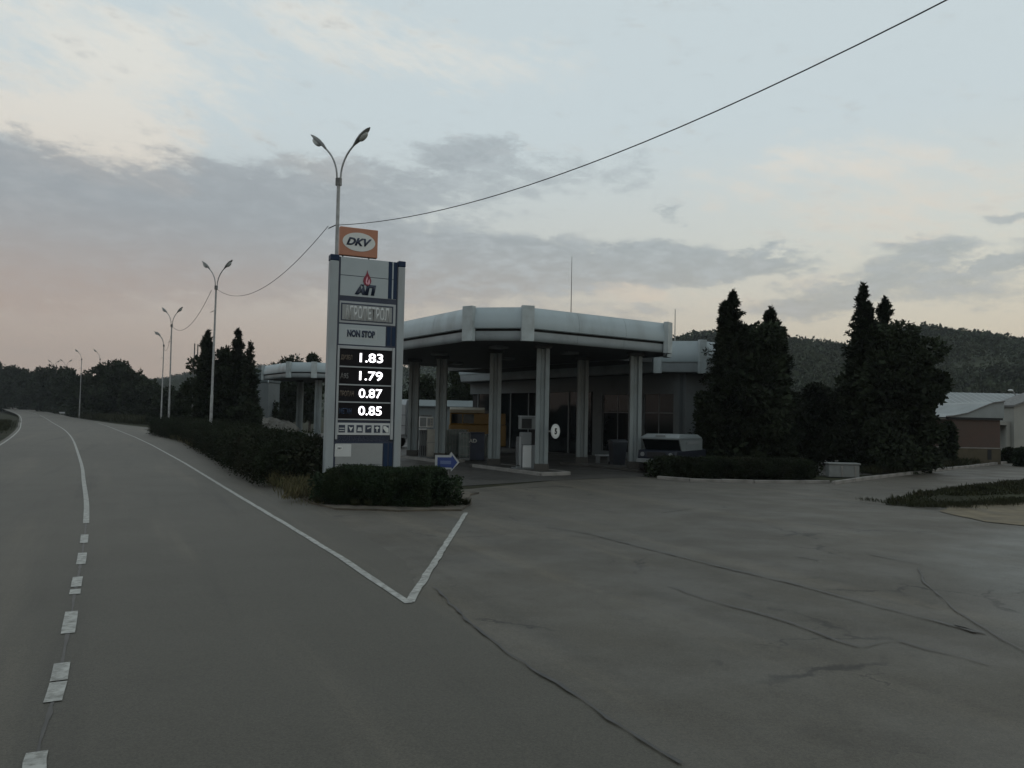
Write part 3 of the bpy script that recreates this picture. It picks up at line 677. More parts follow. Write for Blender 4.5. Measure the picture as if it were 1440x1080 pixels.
hedge('long_hedge', [(-6.2, 23.6), (-8.4, 27.6), (-11.2, 33.4), (-15.5, 42), (-22, 55), (-31, 69)], 2.6, 1.38, 120000, .085, 'hedge', 'long overgrown dark hedge between the main road and the station', .2)
hedge('low_hedge', [(5.9, 30.6), (9, 30.9), (11.9, 31.0)], 1.6, .72, 30000, .08, 'hedge', 'low dark hedge behind the kerb right of the parked vehicle', .06)
# weeds and dry grass along hedge feet
def tufts(name, pts, spread, n, size, m, label, z=.05, cat='weeds'):
    P2 = np.array(resample(pts, .25)); i = rng.integers(0, len(P2), n)
    clump = rng.normal(size=(len(P2), 2)) * spread * .5
    P = np.zeros((n, 3)); P[:, :2] = P2[i] + clump[i] + rng.normal(size=(n, 2)) * spread * .35; P[:, 2] = z
    a = rng.normal(size=(n, 3)) * .45; a[:, 2] = 1; a /= np.linalg.norm(a, axis=1)[:, None]
    b = np.cross(a, rng.normal(size=(n, 3))); b /= np.linalg.norm(b, axis=1)[:, None]; s = size * rng.uniform(.3, 1.3, (n, 1))
    Vq = np.stack([P, P + a * s * .5 + b * s * .05, P + a * s + b * s * .12 * rng.normal(size=(n, 1)), P + a * s * .5 - b * s * .05], 1)
    return tag(quads_mesh(name, Vq, m), label, cat, kind='stuff')
tufts('leaf_litter', [g(446, 713), g(404, 686), g(345, 655), g(285, 631), g(225, 608)], .5, 9000, .10, 'weed', 'dead leaves and twigs between road and long hedge', z=.03)
tufts('dry_weeds', [g(436, 704), g(400, 680), g(340, 650), g(280, 627), g(225, 607)], .45, 16000, .38, 'weed', 'dry weeds at the foot of the long hedge')
tufts('hedge_foot_grass', [g(448, 710), g(520, 714), g(600, 714), g(655, 712)], .12, 3000, .16, 'grass', 'grass at the foot of the short hedge')
# grass bank at right
bank = [g(1238, 711), g(1268, 702), g(1300, 694), g(1345, 688), g(1440, 677), g(1600, 662), g(1600, 704), g(1440, 709), g(1340, 714), g(1290, 715)]
cx0 = sum(p[0] for p in bank) / len(bank); cy0 = sum(p[1] for p in bank) / len(bank)
mb = MB(); nbk = len(bank)
inner = [(x + (cx0 - x) * .45, y + (cy0 - y) * .45) for x, y in bank]
mb.add([(x, y, 0) for x, y in bank] + [(x, y, .13) for x, y in inner], [tuple(range(nbk, 2 * nbk))] + [((i + 1) % nbk, i, nbk + i, nbk + (i + 1) % nbk)[::-1] for i in range(nbk)])
tag(mb.build('grass_bank', 'land', smooth=False), kind='structure')
Pn = []
def inside(x, y, poly):
    c = False; j = len(poly) - 1
    for i in range(len(poly)):
        xi, yi = poly[i]; xj, yj = poly[j]
        if (yi > y) != (yj > y) and x < (xj - xi) * (y - yi) / (yj - yi) + xi: c = not c
        j = i
    return c
xs = [p[0] for p in bank]; ys = [p[1] for p in bank]
while len(Pn) < 20000:
    x = rng.uniform(min(xs), max(xs)); y = rng.uniform(min(ys), max(ys))
    if inside(x, y, bank): Pn.append((x, y, 0.13 if inside(x, y, inner) else 0.03))
P = np.array(Pn); n = len(P); a = rng.normal(size=(n, 3)) * .5; a[:, 2] = 1; a /= np.linalg.norm(a, axis=1)[:, None]
b = np.cross(a, rng.normal(size=(n, 3))); b /= np.linalg.norm(b, axis=1)[:, None]
hv = (.07 + .13 * (np.sin(P[:, 0] * 1.3) * np.sin(P[:, 1] * 1.7 + 1) * .5 + .5))[:, None] * rng.uniform(.4, 1.3, (n, 1))
tag(quads_mesh('grass', np.stack([P, P + a * hv * .5 + b * .02, P + a * hv, P + a * hv * .5 - b * .02], 1), 'grass'), 'rough dark grass on the bank beside the sand', 'grass', kind='stuff')
tufts('verge_grass', [(bear(0, 45) - 6, 30), (bear(0, 60) + 1, 54), (-52, 78), (-70, 105)], 1.2, 9000, .5, 'grass', 'dark grass on the inside of the road bend')
tufts('bank_edge_grass', [g(1240, 711), g(1300, 715), g(1350, 714), g(1450, 709)], .5, 3500, .13, 'grass', 'scattered low grass where the bank meets the sand')
tufts('tree_foot_grass', [g(1228, 668), g(1260, 664), g(1340, 655), g(1430, 643)], .7, 9000, .35, 'grass', 'dark grass under the trees behind the side road')
tufts('hill_foot_scrub', [g(120, 588.5), g(160, 593), g(212, 598)], 1.2, 6000, 1.2, 'grass', 'scrub along the far edge of the road')
# stones and litter on the verge
for (px, py, s, m, l, nm, c) in ((445, 697, .16, 'rubble', 'flat pale stone lying at the left end of the short hedge', 'stone', 'stone'), (432, 700, .09, 'rubble', 'small grey stone on the verge left of the sign post', 'stone', 'stone'),
                          (388, 671, .07, 'litter', 'crumpled white litter at the foot of the long hedge', 'litter', 'litter'), (325, 656, .06, 'litter', 'tiny scrap of white litter halfway along the long hedge', 'litter', 'litter'),
                          (377, 676, .09, 'rubble', 'dark stone lying beside the white litter', 'stone', 'stone')):
    x, y = g(px, py); mb = MB(); mb.ell((0, 0, 0), (s, s * .7, s * .45), 9, 6)
    mb.v = [(vx * random.uniform(.75, 1.15), vy * random.uniform(.75, 1.15), vz) for vx, vy, vz in mb.v]
    o = mb.build(nm, m); o.location = (x, y, .09 + s * .3); tag(o, l, c)

# ------------------------------------------------------------------ lamp posts
def make_lamp(label):
    t = thing('street_lamp', (0, 0, 0), 0, label, 'street lamp', 'twin-arm street lamps along the road')
    MB().tube([(0, 0, 0), (0, 0, 3.2), (0, 0, 3.25), (0, 0, 9.75)], [.095, .085, .068, .055], 12).build('pole', 'galv', t, True)
    MB().tube([(0, 0, 0), (0, 0, .55)], [.13, .12], 12).build('pole_base', 'galvd', t, True)
    MB().box(-.09, .09, -.06, .06, 9.6, 9.85).build('bracket', 'galvd', t, bevel=.015)
    MB().tube([(-.02, 0, 8.34), (-.30, -.05, 8.22)], .018, 6).build('cable_arm', 'galvd', t)
    for s in (-1, 1):
        pts = [(s * .07, 0, 9.6)]
        for q in np.linspace(0, 1, 9):
            th = q * R(52); rad = 1.35
            pts.append((s * (.07 + rad * (1 - math.cos(th))), 0, 9.85 + rad * math.sin(th)))
        a = MB().tube(pts, .03, 8).build('arm', 'galv', t, True)
        ex, ez = pts[-1][0], pts[-1][2]; dx, dz = s * math.cos(R(42)), math.sin(R(42))
        # cobra head: lofted shell
        mb = MB(); prof = [(-.10, .035, .035), (.0, .06, .06), (.12, .10, .085), (.30, .13, .10), (.46, .125, .085), (.60, .09, .055), (.70, .02, .015)]
        vs = []; nn = 12
        up = Vector((-dz * s * s if s > 0 else dz, 0, abs(dx))); up = Vector((-dz * s, 0, math.cos(R(42))))
        for (u, w, h) in prof:
            c = Vector((ex + dx * u, 0, ez + dz * u))
            for k in range(nn):
                th = 2 * math.pi * k / nn; hh = h if math.sin(th) > 0 else h * .35
                vs.append(c + Vector((0, 1, 0)) * w * math.cos(th) + up * hh * math.sin(th))
        fs = [(j * nn + k, j * nn + (k + 1) % nn, (j + 1) * nn + (k + 1) % nn, (j + 1) * nn + k) for j in range(len(prof) - 1) for k in range(nn)]
        fs += [tuple(range(nn - 1, -1, -1)), tuple((len(prof) - 1) * nn + k for k in range(nn))]
        hd = mb.add(vs, fs).build('lamp_head', 'lamp', t, True)
        c = Vector((ex + dx * .34, 0, ez + dz * .34)) - up * .045
        ang = math.atan2(dz, dx)
        MB().ell(c, (.20, .10, .10), 12, 8, Matrix.Rotation(-ang, 3, 'Y')).build('lamp_lens', 'lens', hd, True)
    return t
LAMPS = [(467.5, 24.5), (297, 46.4), (238, 68.2), (227, 90.0)]
lamp_lab = ['nearest twin-arm street lamp rising behind the price sign', 'second nearest twin-arm street lamp, in front of the dark evergreens',
            'twin-arm street lamp with both heads spread, third nearest along the road', 'street lamp with its heads bunched to the left, closest beside the third lamp']
lamp0 = make_lamp(lamp_lab[0]); lamp_xy = []
for i, (px, Y) in enumerate(LAMPS):
    o = lamp0 if i == 0 else copy_tree(lamp0)
    x = bear(px, Y); o.location = (x, Y, 0); lamp_xy.append((x, Y)); o['label'] = lamp_lab[i]
    o.rotation_euler = (R([.2, 0, .3, 0][i]), R([0, .25, -.2, .2][i]), R([-20, -18, -16, 78][i]))
def arms(o, ang):
    n = 0
    for nm in ('arm', 'lamp_head'):
        for k, ch in enumerate([c for c in o.children if c.name.split('.')[0] == nm]): ch.rotation_euler = (0, 0, R(ang[k]))
arms(o, (14, 158)); o.rotation_euler = (0, 0, R(5))
for (px, Y, tp, rz, l, z0) in ((112, 150, 491, 60, 'far street lamp standing before the woods at the road bend', 0), (138, 175, 491, 70, 'curved far lamp arm rising above the trees at the bend', 0),
                       (73, 235, 506, 40, 'farthest thin lamp post at left in front of the woods', 0), (90, 205, 505, 45, 'thin lamp post between the two far ones at the road bend', 0)):
    o = copy_tree(lamp0); h = at(px, tp, Y).z; o.location = (bear(px, Y), Y, 0); s = h / 11.4; o.scale = (s, s, s); o.rotation_euler = (0, 0, R(rz)); o['label'] = l
    if px > 100:
        for nm in ('arm', 'lamp_head'):
            ch = [c for c in o.children if c.name.split('.')[0] == nm][1]
            for g_ in list(ch.children): bpy.data.objects.remove(g_)
            bpy.data.objects.remove(ch)
        o.rotation_euler = (0, 0, R(10))
def cable(name, a, b, ca, cb, r, label, n=28):
    pts = []
    for s in np.linspace(0, 1, n):
        pts.append((a[0] + (b[0] - a[0]) * s, a[1] + (b[1] - a[1]) * s, a[2] - ca * s + cb * s * s))
    return tag(MB().tube(pts, r, 6).build(name, 'cable', None, True), label, 'cable', 'overhead cables between the street lamps')
l1, l2, l3, l4 = lamp_xy
cable('overhead_cable', (l1[0] + .03, l1[1], 8.33), (9.0, 7.0), 3.646, 4.485, .011, 'overhead cable rising from the nearest lamp to the top right of the sky')
cable('overhead_cable', (l1[0] - .28, l1[1] - .15, 8.25), (l2[0] + .05, l2[1]), 3.28, 4.69, .011, 'sagging cable between the nearest and the second street lamp')
cable('overhead_cable', (l2[0] - .25, l2[1], 9.55), (l3[0], l3[1]), 4.5, 4.6, .014, 'sagging cable between the second and the third street lamp')
cable('overhead_cable', (l3[0], l3[1], 9.6), (l4[0], l4[1]), 4.4, 4.3, .014, 'short far cable between the third and fourth street lamp')
for (px, Y, tp, l) in ((270.5, 74, 483, 'thin dark mast left of the evergreen cluster, slightly taller one'), (275, 76, 484, 'thin dark mast left of the evergreen cluster, nearer the trees')):
    tag(MB().tube([(0, 0, 0), (0, 0, at(px, tp, Y).z)], .06, 6).build('thin_mast', 'galvd'), l, 'mast').location = (bear(px, Y), Y, 0)

# ------------------------------------------------------------------ price sign (totem)
A = Vector((bear(470.5, 23.0), 23.0)); Bp = Vector((bear(553.5, 23.75), 23.75))
tw = (Bp - A).length; tang = math.atan2(Bp.y - A.y, Bp.x - A.x)
T = thing('price_sign', (A.x, A.y, 0), tang, 'tall grey and blue fuel price sign with four lit prices behind the short hedge', 'price sign')
def zz(y): return CAMZ + (579.2 - y) * 23.0 / 1080.0
IW = tw      # inner width between posts
pl = MB().box(-.27, -.012, -.10, .22, 0, 6.86).build('post', 'signpost', T, bevel=.03)
MB().box(-.275, -.007, -.105, .225, 6.86, 7.04).build('post_cap', 'blue', pl, bevel=.02)
pr = MB().box(tw + .012, tw + .235, -.10, .22, 0, 6.86).build('post', 'signpost', T, bevel=.03)
MB().box(tw + .007, tw + .24, -.105, .225, 6.86, 7.04).build('post_cap', 'blue', pr, bevel=.02)
MB().box(-.012, tw + .012, -.03, .18, .1, 7.0).build('core', 'navy', T)
xs1 = tw * .80      # panels end, stripes begin
def panel(z0, z1, m='signpanel', x1=None, y=-.0402, name='panel'):
    return MB().box(.05, (x1 or tw * .985), y, -.0305, z0, z1).build(name, m, T, bevel=.008)
p_top = panel(zz(384), zz(358.5)); p_top2 = panel(zz(413.5), zz(384.8))
# vertical blue stripes over the panels
for (za, zb) in ((zz(413), zz(359)), (zz(481.5), zz(454)), (zz(655), zz(622))):
    for (u0, u1) in ((.84, .905), (.93, .99)):
        MB().box(tw * u0, tw * u1, -.046, -.0405, za, zb).build('blue_stripe', 'blue', T)
# flame emblem
zc = zz(387); xc = tw * .475
fl = [(-.02, -.27), (-.13, -.22), (-.19, -.10), (-.17, .02), (-.09, .12), (-.03, .22), (.0, .34), (.02, .24), (.09, .13), (.16, .03), (.20, -.08), (.16, -.19), (.08, -.26)]
cf = .80
fl = [(x * .8, z) for x, z in fl]
FL = MB().plate([(xc + x * cf, zc + z * cf) for x, z in fl], -.062, -.041).build('flame_emblem', 'redf', T)
for poly in ([(.0, -.24), (-.06, -.15), (-.05, -.03), (.0, .10), (.015, .0), (-.015, -.10), (.02, -.18)], [(.05, -.24), (.03, -.16), (.05, -.06), (.07, .0), (.10, -.08), (.10, -.17)]):
    MB().plate([(xc + x * cf, zc + z * cf) for x, z in poly], -.068, -.0625).build('flame_swirl', 'pinkf', FL)
text('АП', .32, (tw * .45, -.050, zz(403)), 'navy', T, bold=.085, wfit=.66, shear=.16, name='emblem_letters')
# name board
nb_ = panel(zz(452), zz(421), 'frame', name='name_board')
MB().box(.09, tw * .94, -.050, -.0405, zz(449), zz(424)).build('name_board_frame', 'navy', T)
MB().box(.13, tw * .915, -.058, -.0505, zz(447.5), zz(426)).build('name_board_face', 'signpanel2', T)
text('АГРОПЕТРОЛ', .42, (tw * .49, -.062, zz(436.8)), 'ltgrey', T, bold=.03, wfit=tw * .75, name='name_lettering')
ns = panel(zz(482.5), zz(454), x1=tw * .82)
MB().box(tw * .14, tw * .66, -.044, -.0405, zz(473.5), zz(459.5)).build('lettering_field', 'ltgrey', ns)
MB().box(tw * .147, tw * .653, -.047, -.0445, zz(472.9), zz(460.1)).build('lettering_field_face', 'signpanel', ns)
text('NON STOP', .215, (tw * .40, -.052, zz(466.6)), 'navy', T, bold=.06, wfit=tw * .47, name='lettering')
# price frame
zf0, zf1 = zz(617), zz(484.5)
fr = MB()
fr.box(.02, .085, -.085, .02, zf0, zf1).box(tw * .94, tw * .985, -.085, .02, zf0, zf1).box(.087, tw * .938, -.085, .02, zf1 - .09, zf1)
fr.build('price_frame', 'frame', T, bevel=.008)
rows = [(489, 513, '1.83', 'ДИЗЕЛ', 'dimor', .34), (515, 538.5, '1.79', 'А95', 'dimgr', .24), (540.5, 563, '0.87', 'ПРОПАН', 'dimor', .42), (565.5, 587.5, '0.85', 'МЕТАН', 'dimbl', .36)]
for (ya, yb, price, nm, cm, wf) in rows:
    z1, z0 = zz(ya), zz(yb); dsp = MB().box(.09, tw * .935, -.05, .015, z0, z1).build('price_display', 'display', T, bevel=.004)
    MB().box(.088, tw * .937, -.078, .0, z0 - .045, z0 - .006).build('frame_bar', 'frame', T, bevel=.004)
    zc2 = (z0 + z1) / 2
    text(price, .275, (tw * .585, -.058, zc2 + .01), 'led', dsp, bold=.012, wfit=.72, name='lit_price')
    text(nm, .17, (.13 + wf / 2, -.056, zc2 - .01), cm, dsp, bold=.02, wfit=wf, name='fuel_name')
# service pictograms
z1, z0 = zz(593.5), zz(610.5)
ic = MB().box(.088, tw * .937, -.06, .0, z0, z1).build('pictogram_strip', 'ltgrey', T, bevel=.004)
iw = (tw * .937 - .088) / 6
for i in range(6):
    x0 = .088 + iw * i + iw * .12; x1 = .088 + iw * (i + 1) - iw * .16; za, zb = z0 + .07, z1 - .065
    sq = MB().box(x0, x1, -.066, -.0605, za, zb).build('pictogram_field', 'navybox', T)
    w = x1 - x0; h = zb - za; q = MB()
    P_ = lambda *pp: q.plate([(x0 + w * a, za + h * b) for a, b in pp], -.072, -.0665)
    if i == 0: P_((.1, .2), (.9, .2), (.9, .3), (.1, .3)); P_((.1, .5), (.9, .5), (.9, .62), (.1, .62))
    if i == 1: P_((.5, .15), (.85, .75), (.5, .65), (.15, .85))
    if i == 2: P_((.15, .2), (.85, .2), (.75, .7), (.25, .7))
    if i == 3: P_((.35, .45), (.85, .65), (.85, .8), (.3, .65))
    if i == 4: P_((.45, .1), (.55, .1), (.6, .5), (.9, .65), (.5, .85), (.1, .65), (.4, .5))
    if i == 5: P_((.6, .05), (.95, .05), (.95, .6), (.5, .9), (.1, .9), (.1, .55))
    q.build('pictogram', 'white' if i in (1, 4, 5) else 'ltgrey', sq)
MB().box(.02, tw * .985, -.03, .02, zz(619.5), zz(612)).build('lower_rail', 'frame', T)
lp = panel(zz(652), zz(622.5), 'signpanel2', tw * .82, name='lower_panel'); panel(.25, zz(652.6), 'signpanel2', tw * .82, name='lower_panel')
st = MB().box(.03, .52, -.046, -.0405, zz(641), zz(623.5)).build('sticker_plate', 'ltgrey', lp)
ov = [(.14 + .10 * math.cos(t) + .03, zz(629.5) + .065 * math.sin(t)) for t in np.linspace(0, 2 * math.pi, 20, endpoint=False)]
MB().plate(ov, -.052, -.0465).build('sticker_oval', 'white', st); text('DKV', .055, (.17, -.055, zz(629.5)), 'navy', st, bold=.03, wfit=.12, depth=.003, name='sticker_lettering')
# orange card sign above
D = MB().box(.0, 1.17, -.02, .16, 7.06, 7.93).build('card_sign', 'orange', T, bevel=.02)
MB().box(.10, .14, .06, .09, 6.95, 7.2).box(.9, .94, .06, .09, 6.95, 7.2).build('card_sign_bracket', 'galvd', D)
ovl = [(.585 + .50 * math.cos(t), 7.50 + .285 * math.sin(t)) for t in np.linspace(0, 2 * math.pi, 40, endpoint=False)]
MB().plate(ovl, -.030, -.0205).build('card_sign_oval', 'white', D)
text('DKV', .24, (.585, -.036, 7.50), 'navy', D, bold=.045, wfit=.78, shear=.35, name='card_sign_lettering')
# cable to the sign and a small step ladder line
# ------------------------------------------------------------------ arrow sign
x, y = bear(630, 22.2), 22.2; AR = thing('arrow_sign', (x, y, 0), R(4), 'small blue arrow sign with white border pointing right, above the short hedge', 'sign')
zc = at(630, 650, 22.2).z
S_ = lambda k: [(-.34 * k, -.20 * k), (.12 * k, -.20 * k), (.12 * k, -.27 * k), (.36 * k, .0), (.12 * k, .30 * k), (.06 * k, .20 * k), (-.34 * k, .20 * k)]
bd = MB().plate([(a, zc + b) for a, b in S_(1)], -.02, .01).build('board', 'frame', AR)
MB().plate([(a, zc + b) for a, b in [(-.27, -.15), (.13, -.15), (.16, -.19), (.30, 0), (.15, .2), (.12, .14), (-.27, .14)]], -.026, -.0205).build('arrow', 'arrow', bd)
MB().box(-.19, .12, -.031, -.0265, zc - .055, zc + .045).build('pale_bar', 'arrowbar', bd)
MB().tube([(-.25, .03, 0), (-.25, .03, zc + .1)], .02, 8).build('leg', 'galvd', AR); MB().tube([(.05, .03, 0), (.05, .03, zc + .1)], .02, 8).build('leg', 'galvd', AR)

# ------------------------------------------------------------------ canopies
ANG = math.atan2(.559, .829)
def canopy(name, org, LA, LB, cols, label, z0=5.17, z1=6.45, ch=1.6, pil_edges=None, col_h=None, isl=True, dir_=ANG):
    t = thing(name, (org[0], org[1], 0), dir_, label, 'canopy')
    P = [(ch, 0), (LA - ch, 0), (LA, ch), (LA, LB - ch), (LA - ch, LB), (ch, LB), (0, LB - ch), (0, ch)]
    n = 8
    def ring(off):
        out = []
        for i in range(n):
            p = Vector(P[i]); a = (p - Vector(P[i - 1])).normalized(); b = (Vector(P[(i + 1) % n]) - p).normalized()
            na = Vector((a.y, -a.x)); nb = Vector((b.y, -b.x)); m = (na + nb); m = m / m.dot(na)
            out.append(p + m * off)
        return out
    h = z1 - z0
    up = [(.02, .345), (.075, .37), (.095, .47), (.085, .60), (.05, .75), (.0, .87), (-.07, .955), (-.10, 1.0)]
    lo = [(-.16, .0), (-.10, .0), (-.055, .03), (-.03, .09), (-.02, .16), (-.02, .28)]
    def loft(prof, nm, m, step=None):
        for i in range(n):            # one cladding panel set per side
            rings = [(ring(o), z0 + h * f) for o, f in prof]
            a_b = [(r[i], r[(i + 1) % n], z) for r, z in rings]
            L = (Vector(P[(i + 1) % n]) - Vector(P[i])).length; k = max(1, round(L / 2.9))
            for q in range(k):
                mb = MB(); vs = []
                g0 = q / k + (.004 / L if q else 0); g1 = (q + 1) / k - (.004 / L if q < k - 1 else 0)
                for (pa, pb, z) in a_b:
                    for gq in (g0, g1):
                        p = pa.lerp(pb, gq); vs.append((p.x, p.y, z))
                fs = [(2 * j, 2 * j + 1, 2 * j + 3, 2 * j + 2) for j in range(len(prof) - 1)]
                o = mb.add(vs, fs).build(nm, m, t, True)
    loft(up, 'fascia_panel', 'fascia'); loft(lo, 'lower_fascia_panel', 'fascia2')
    loft([(-.02, .28), (-.08, .285), (-.08, .345), (.02, .345)], 'shadow_gap', 'black')
    r = ring(-.10); MB().prism([(p.x, p.y) for p in r], z1 - .12, z1 - .02).build('roof', 'roofdark', t)
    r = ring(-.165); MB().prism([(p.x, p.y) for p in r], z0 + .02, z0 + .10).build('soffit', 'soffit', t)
    rr = ring(.12)
    for i in range(n):                 # flat corner trims on both sides of every corner
        c = rr[i]
        a = (Vector(P[i]) - Vector(P[i - 1])).normalized(); b = (Vector(P[(i + 1) % n]) - Vector(P[i])).normalized()
        if i in (0, 7, 1, 6, 2, 5):
            d = (b + a).normalized(); an = math.atan2(d.y, d.x); w = .24
            mb = MB().box(-w, w, -.02, .20, z0 - .035, z1 + .035)
            o = mb.build('corner_trim', 'pil', t, bevel=.01); o.location = (c.x, c.y, 0); o.rotation_euler = (0, 0, an)
    for (a, b) in cols:
        H = z0 + .02; mb = MB()
        cm = MB(); cm.prism([(-.26, -.22), (-.10, -.22), (-.06, -.12), (.06, -.12), (.10, -.22), (.26, -.22), (.26, .22), (.10, .22), (.06, .12), (-.06, .12), (-.10, .22), (-.26, .22)], .14 if isl else 0, H)
        o = cm.build('column', 'column', t, bevel=.012); o.location = (a, b, 0); o.rotation_euler = (0, 0, -dir_ * 1.0)
        q = MB().box(-.34, .34, -.30, .30, H - .16, H - .002).build('column_head', 'soffit', o, bevel=.01)
        q2 = MB().box(-.29, .29, -.25, .25, .13 if isl else 0, .42).build('column_foot', 'slab', o, bevel=.01)
    return t
CAN = canopy('station_canopy', (-.79, 28.1), 10.6, 17.2, [(3.25, 1.2), (8.35, 1.25), (3.25, 4.7), (3.25, 9.6), (3.25, 12.6), (8.35, 4.9)], 'large silver canopy with chamfered corners over the fuel pumps')
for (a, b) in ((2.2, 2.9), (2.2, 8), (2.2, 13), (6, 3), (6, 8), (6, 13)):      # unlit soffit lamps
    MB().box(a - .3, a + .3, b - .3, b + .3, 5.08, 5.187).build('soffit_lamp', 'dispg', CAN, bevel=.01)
loc = lambda a, b, o=(-.79, 28.1): (o[0] + a * .829 - b * .559, o[1] + a * .559 + b * .829)
ax = at(803, 437, 31.5); 
am = MB().tube([(0, 0, 6.3), (0, 0, at(803, 361, 31.5).z)], [.02, .009], 6).build('roof_aerial', 'galvd', CAN)
v = Matrix.Rotation(-ANG, 3, 'Z') @ Vector((ax.x + .79, 31.5 - 28.1, 0)); am.location = (v.x, v.y, 0)
MB().box(10.45, 13.6, 5.6, 22, 5.25, 6.2).build('added_shade_roof', 'soffit', CAN)  # unseen roof, added to keep sky light off the shop front
# pump islands
for (b0, b1, nm) in ((.3, 5.8, 'raised concrete pump island around the front column pair'), (8.5, 13.9, 'raised concrete pump island around the rear column pair')):
    t = thing('pump_island', (-.79, 28.1, 0), ANG, nm, 'pump island')
    MB().box(2.62, 3.88, b0, b1, -.02, .135).build('island_slab', 'slab', t, bevel=.03)
    for k in range(int(b1 - b0)):
        for sgn in (2.56, 3.94):
            o = MB().box(-.07, .07, .005, .99, -.02, .15).build('kerb_stone', 'kerb', t, bevel=.015); o.location = (sgn, b0 + k, 0)
    for k in range(2):
        o = MB().box(.003, .69, -.07, .07, -.02, .15).build('kerb_stone', 'kerb', t, bevel=.015); o.location = (2.56 + .69 * k, b0 - .07, 0)
t = thing('pump_island', (-.79, 28.1, 0), ANG, 'low concrete pad around the right-hand front canopy column', 'pump island')
MB().box(7.75, 8.95, .3, 5.8, -.02, .135).build('island_slab', 'slab', t, bevel=.03)
# second canopy further away
o2x = bear(440, 64.0); CAN2 = canopy('far_canopy', (o2x - 1.33, 64.0 - .89), 7.6, 9.4 + 1.2, [(2.6, 1.6), (2.9, 7.2)], 'smaller silver canopy far behind, left of the price sign', isl=False)

# ------------------------------------------------------------------ round speed sign and dispensers
cx, cy = bear(781.5, 30.6), 30.6; SP = thing('speed_sign', (cx, cy, 0), R(48), 'round speed limit sign reading 5 fixed beside the front canopy column', 'sign')
zc = at(781.5, 606.5, 30.6).z
def disc(r, y0, y1, sx=.95): return MB().plate([(r * sx * math.cos(q), zc + r * math.sin(q)) for q in np.linspace(0, 2 * math.pi, 28, endpoint=False)], y0, y1)
dd = disc(.29, -.012, .012).build('disc', 'ltgrey', SP); disc(.21, -.016, -.0125).build('disc_face', 'white', SP)
text('5', .25, (0, -.022, zc), 'black', SP, bold=.05, name='numeral'); MB().box(-.4, .06, .015, .04, zc - .03, zc + .03).build('bracket', 'galvd', SP)

def dispenser(loc3, rz, label, body='disp', hoses='left'):
    t = thing('fuel_pump', loc3, rz, label, 'fuel pump')
    MB().box(-.50, .38, -.28, .28, 0, .05).build('plinth', 'dispg', t)
    c1 = MB().box(-.12, .38, -.25, .25, .05, .74).build('lower_cabinet', body, t, bevel=.02)
    MB().box(-.09, .35, -.262, -.2505, .12, .70).build('lower_door', body, c1, bevel=.008)
    c2 = MB().box(-.12, .38, -.25, .25, .765, 1.42).build('upper_cabinet', body, t, bevel=.02)
    MB().box(-.50, -.14, -.20, .20, .05, 1.38).build('hose_cabinet', 'dispg', t, bevel=.02)
    MB().box(-.52, -.13, -.26, .22, 1.38, 1.44).build('hose_rail', 'dispw', t, bevel=.01)
    hd = MB().box(-.52, .20, -.22, .22, 1.5, 2.04).build('display_head', 'dispw', t, bevel=.02)
    MB().box(-.48, -.17, -.232, -.2205, 1.55, 1.99).build('display_screen', 'dispg', hd); MB().box(-.12, .16, -.232, -.2205, 1.55, 1.99).build('display_screen', 'disp', hd)
    MB().box(-.10, .02, -.238, -.2325, 1.60, 1.94).build('price_window', 'dispg', hd)
    for k in range(3): MB().box(.05, .14, -.238, -.2325, 1.62 + k * .12, 1.69 + k * .12).build('button', 'dispg', hd)
    MB().box(-.45, -.40, -.05, .05, 1.44, 1.5).box(.1, .15, -.05, .05, 1.42, 1.5).build('head_bracket', 'dispg', t)
    for k in range(4):
        x = -.46 + k * .095
        pts = [(x, -.25, 1.36), (x, -.30, 1.0), (x + .02, -.36, .5), (x + .01, -.34, .18), (x, -.24, .14), (x - .01, -.22, .6)]
        MB().tube(catmull(pts, 5), .017, 6).build('hose', 'hose', t, True)
        nz = MB().tube([(x, -.27, 1.36), (x, -.29, 1.18)], [.03, .022], 6); nz.tube([(x, -.27, 1.34), (x, -.20, 1.28)], .015, 6); nz.build('nozzle', 'hose', t)
    return t
p = at(600, 643, 38.5); dispenser((p.x + .1, 38.5, .14), R(8), 'cream fuel pump with four hoses by the rear canopy columns')
p = at(742, 655, 32.0)
D2 = thing('fuel_pump', (p.x, 31.9, .14), R(14), 'grey fuel pump with a bright white lower door beside the front column', 'fuel pump')
MB().box(-.62, .66, -.25, .3, 0, .05).build('plinth', 'dispg', D2)
MB().box(-.28, .08, -.27, .25, .05, .96).build('hose_door', 'dispw', D2, bevel=.02)
MB().box(.085, .66, -.22, .25, .05, .96).build('lower_cabinet', 'dispg', D2, bevel=.02)
MB().box(-.34, .10, -.18, .2, .97, 1.50).build('hose_cabinet', 'dispg', D2, bevel=.04)
MB().box(-.46, -.31, -.15, .2, .05, 1.3).build('side_panel', 'frame', D2, bevel=.02)
hd = MB().box(-.38, .66, -.2, .22, 1.62, 2.14).build('display_head', 'dispg', D2, bevel=.02)
MB().box(-.34, .08, -.215, -.2005, 1.66, 2.06).build('display_screen', 'black', hd); MB().box(-.40, .68, -.23, .24, 2.141, 2.18).build('head_cap', 'frame', hd, bevel=.01)
MB().box(.11, .60, .02, .1, .97, 1.62).build('head_post', 'black', D2)
for k in range(3):
    x = -.44 - k * .05; MB().tube(catmull([(x, -.16, 1.3), (x - .05, -.25, .8), (x - .03, -.24, .2), (x + .06, -.18, .12)], 5), .016, 6).build('hose', 'hose', D2, True)

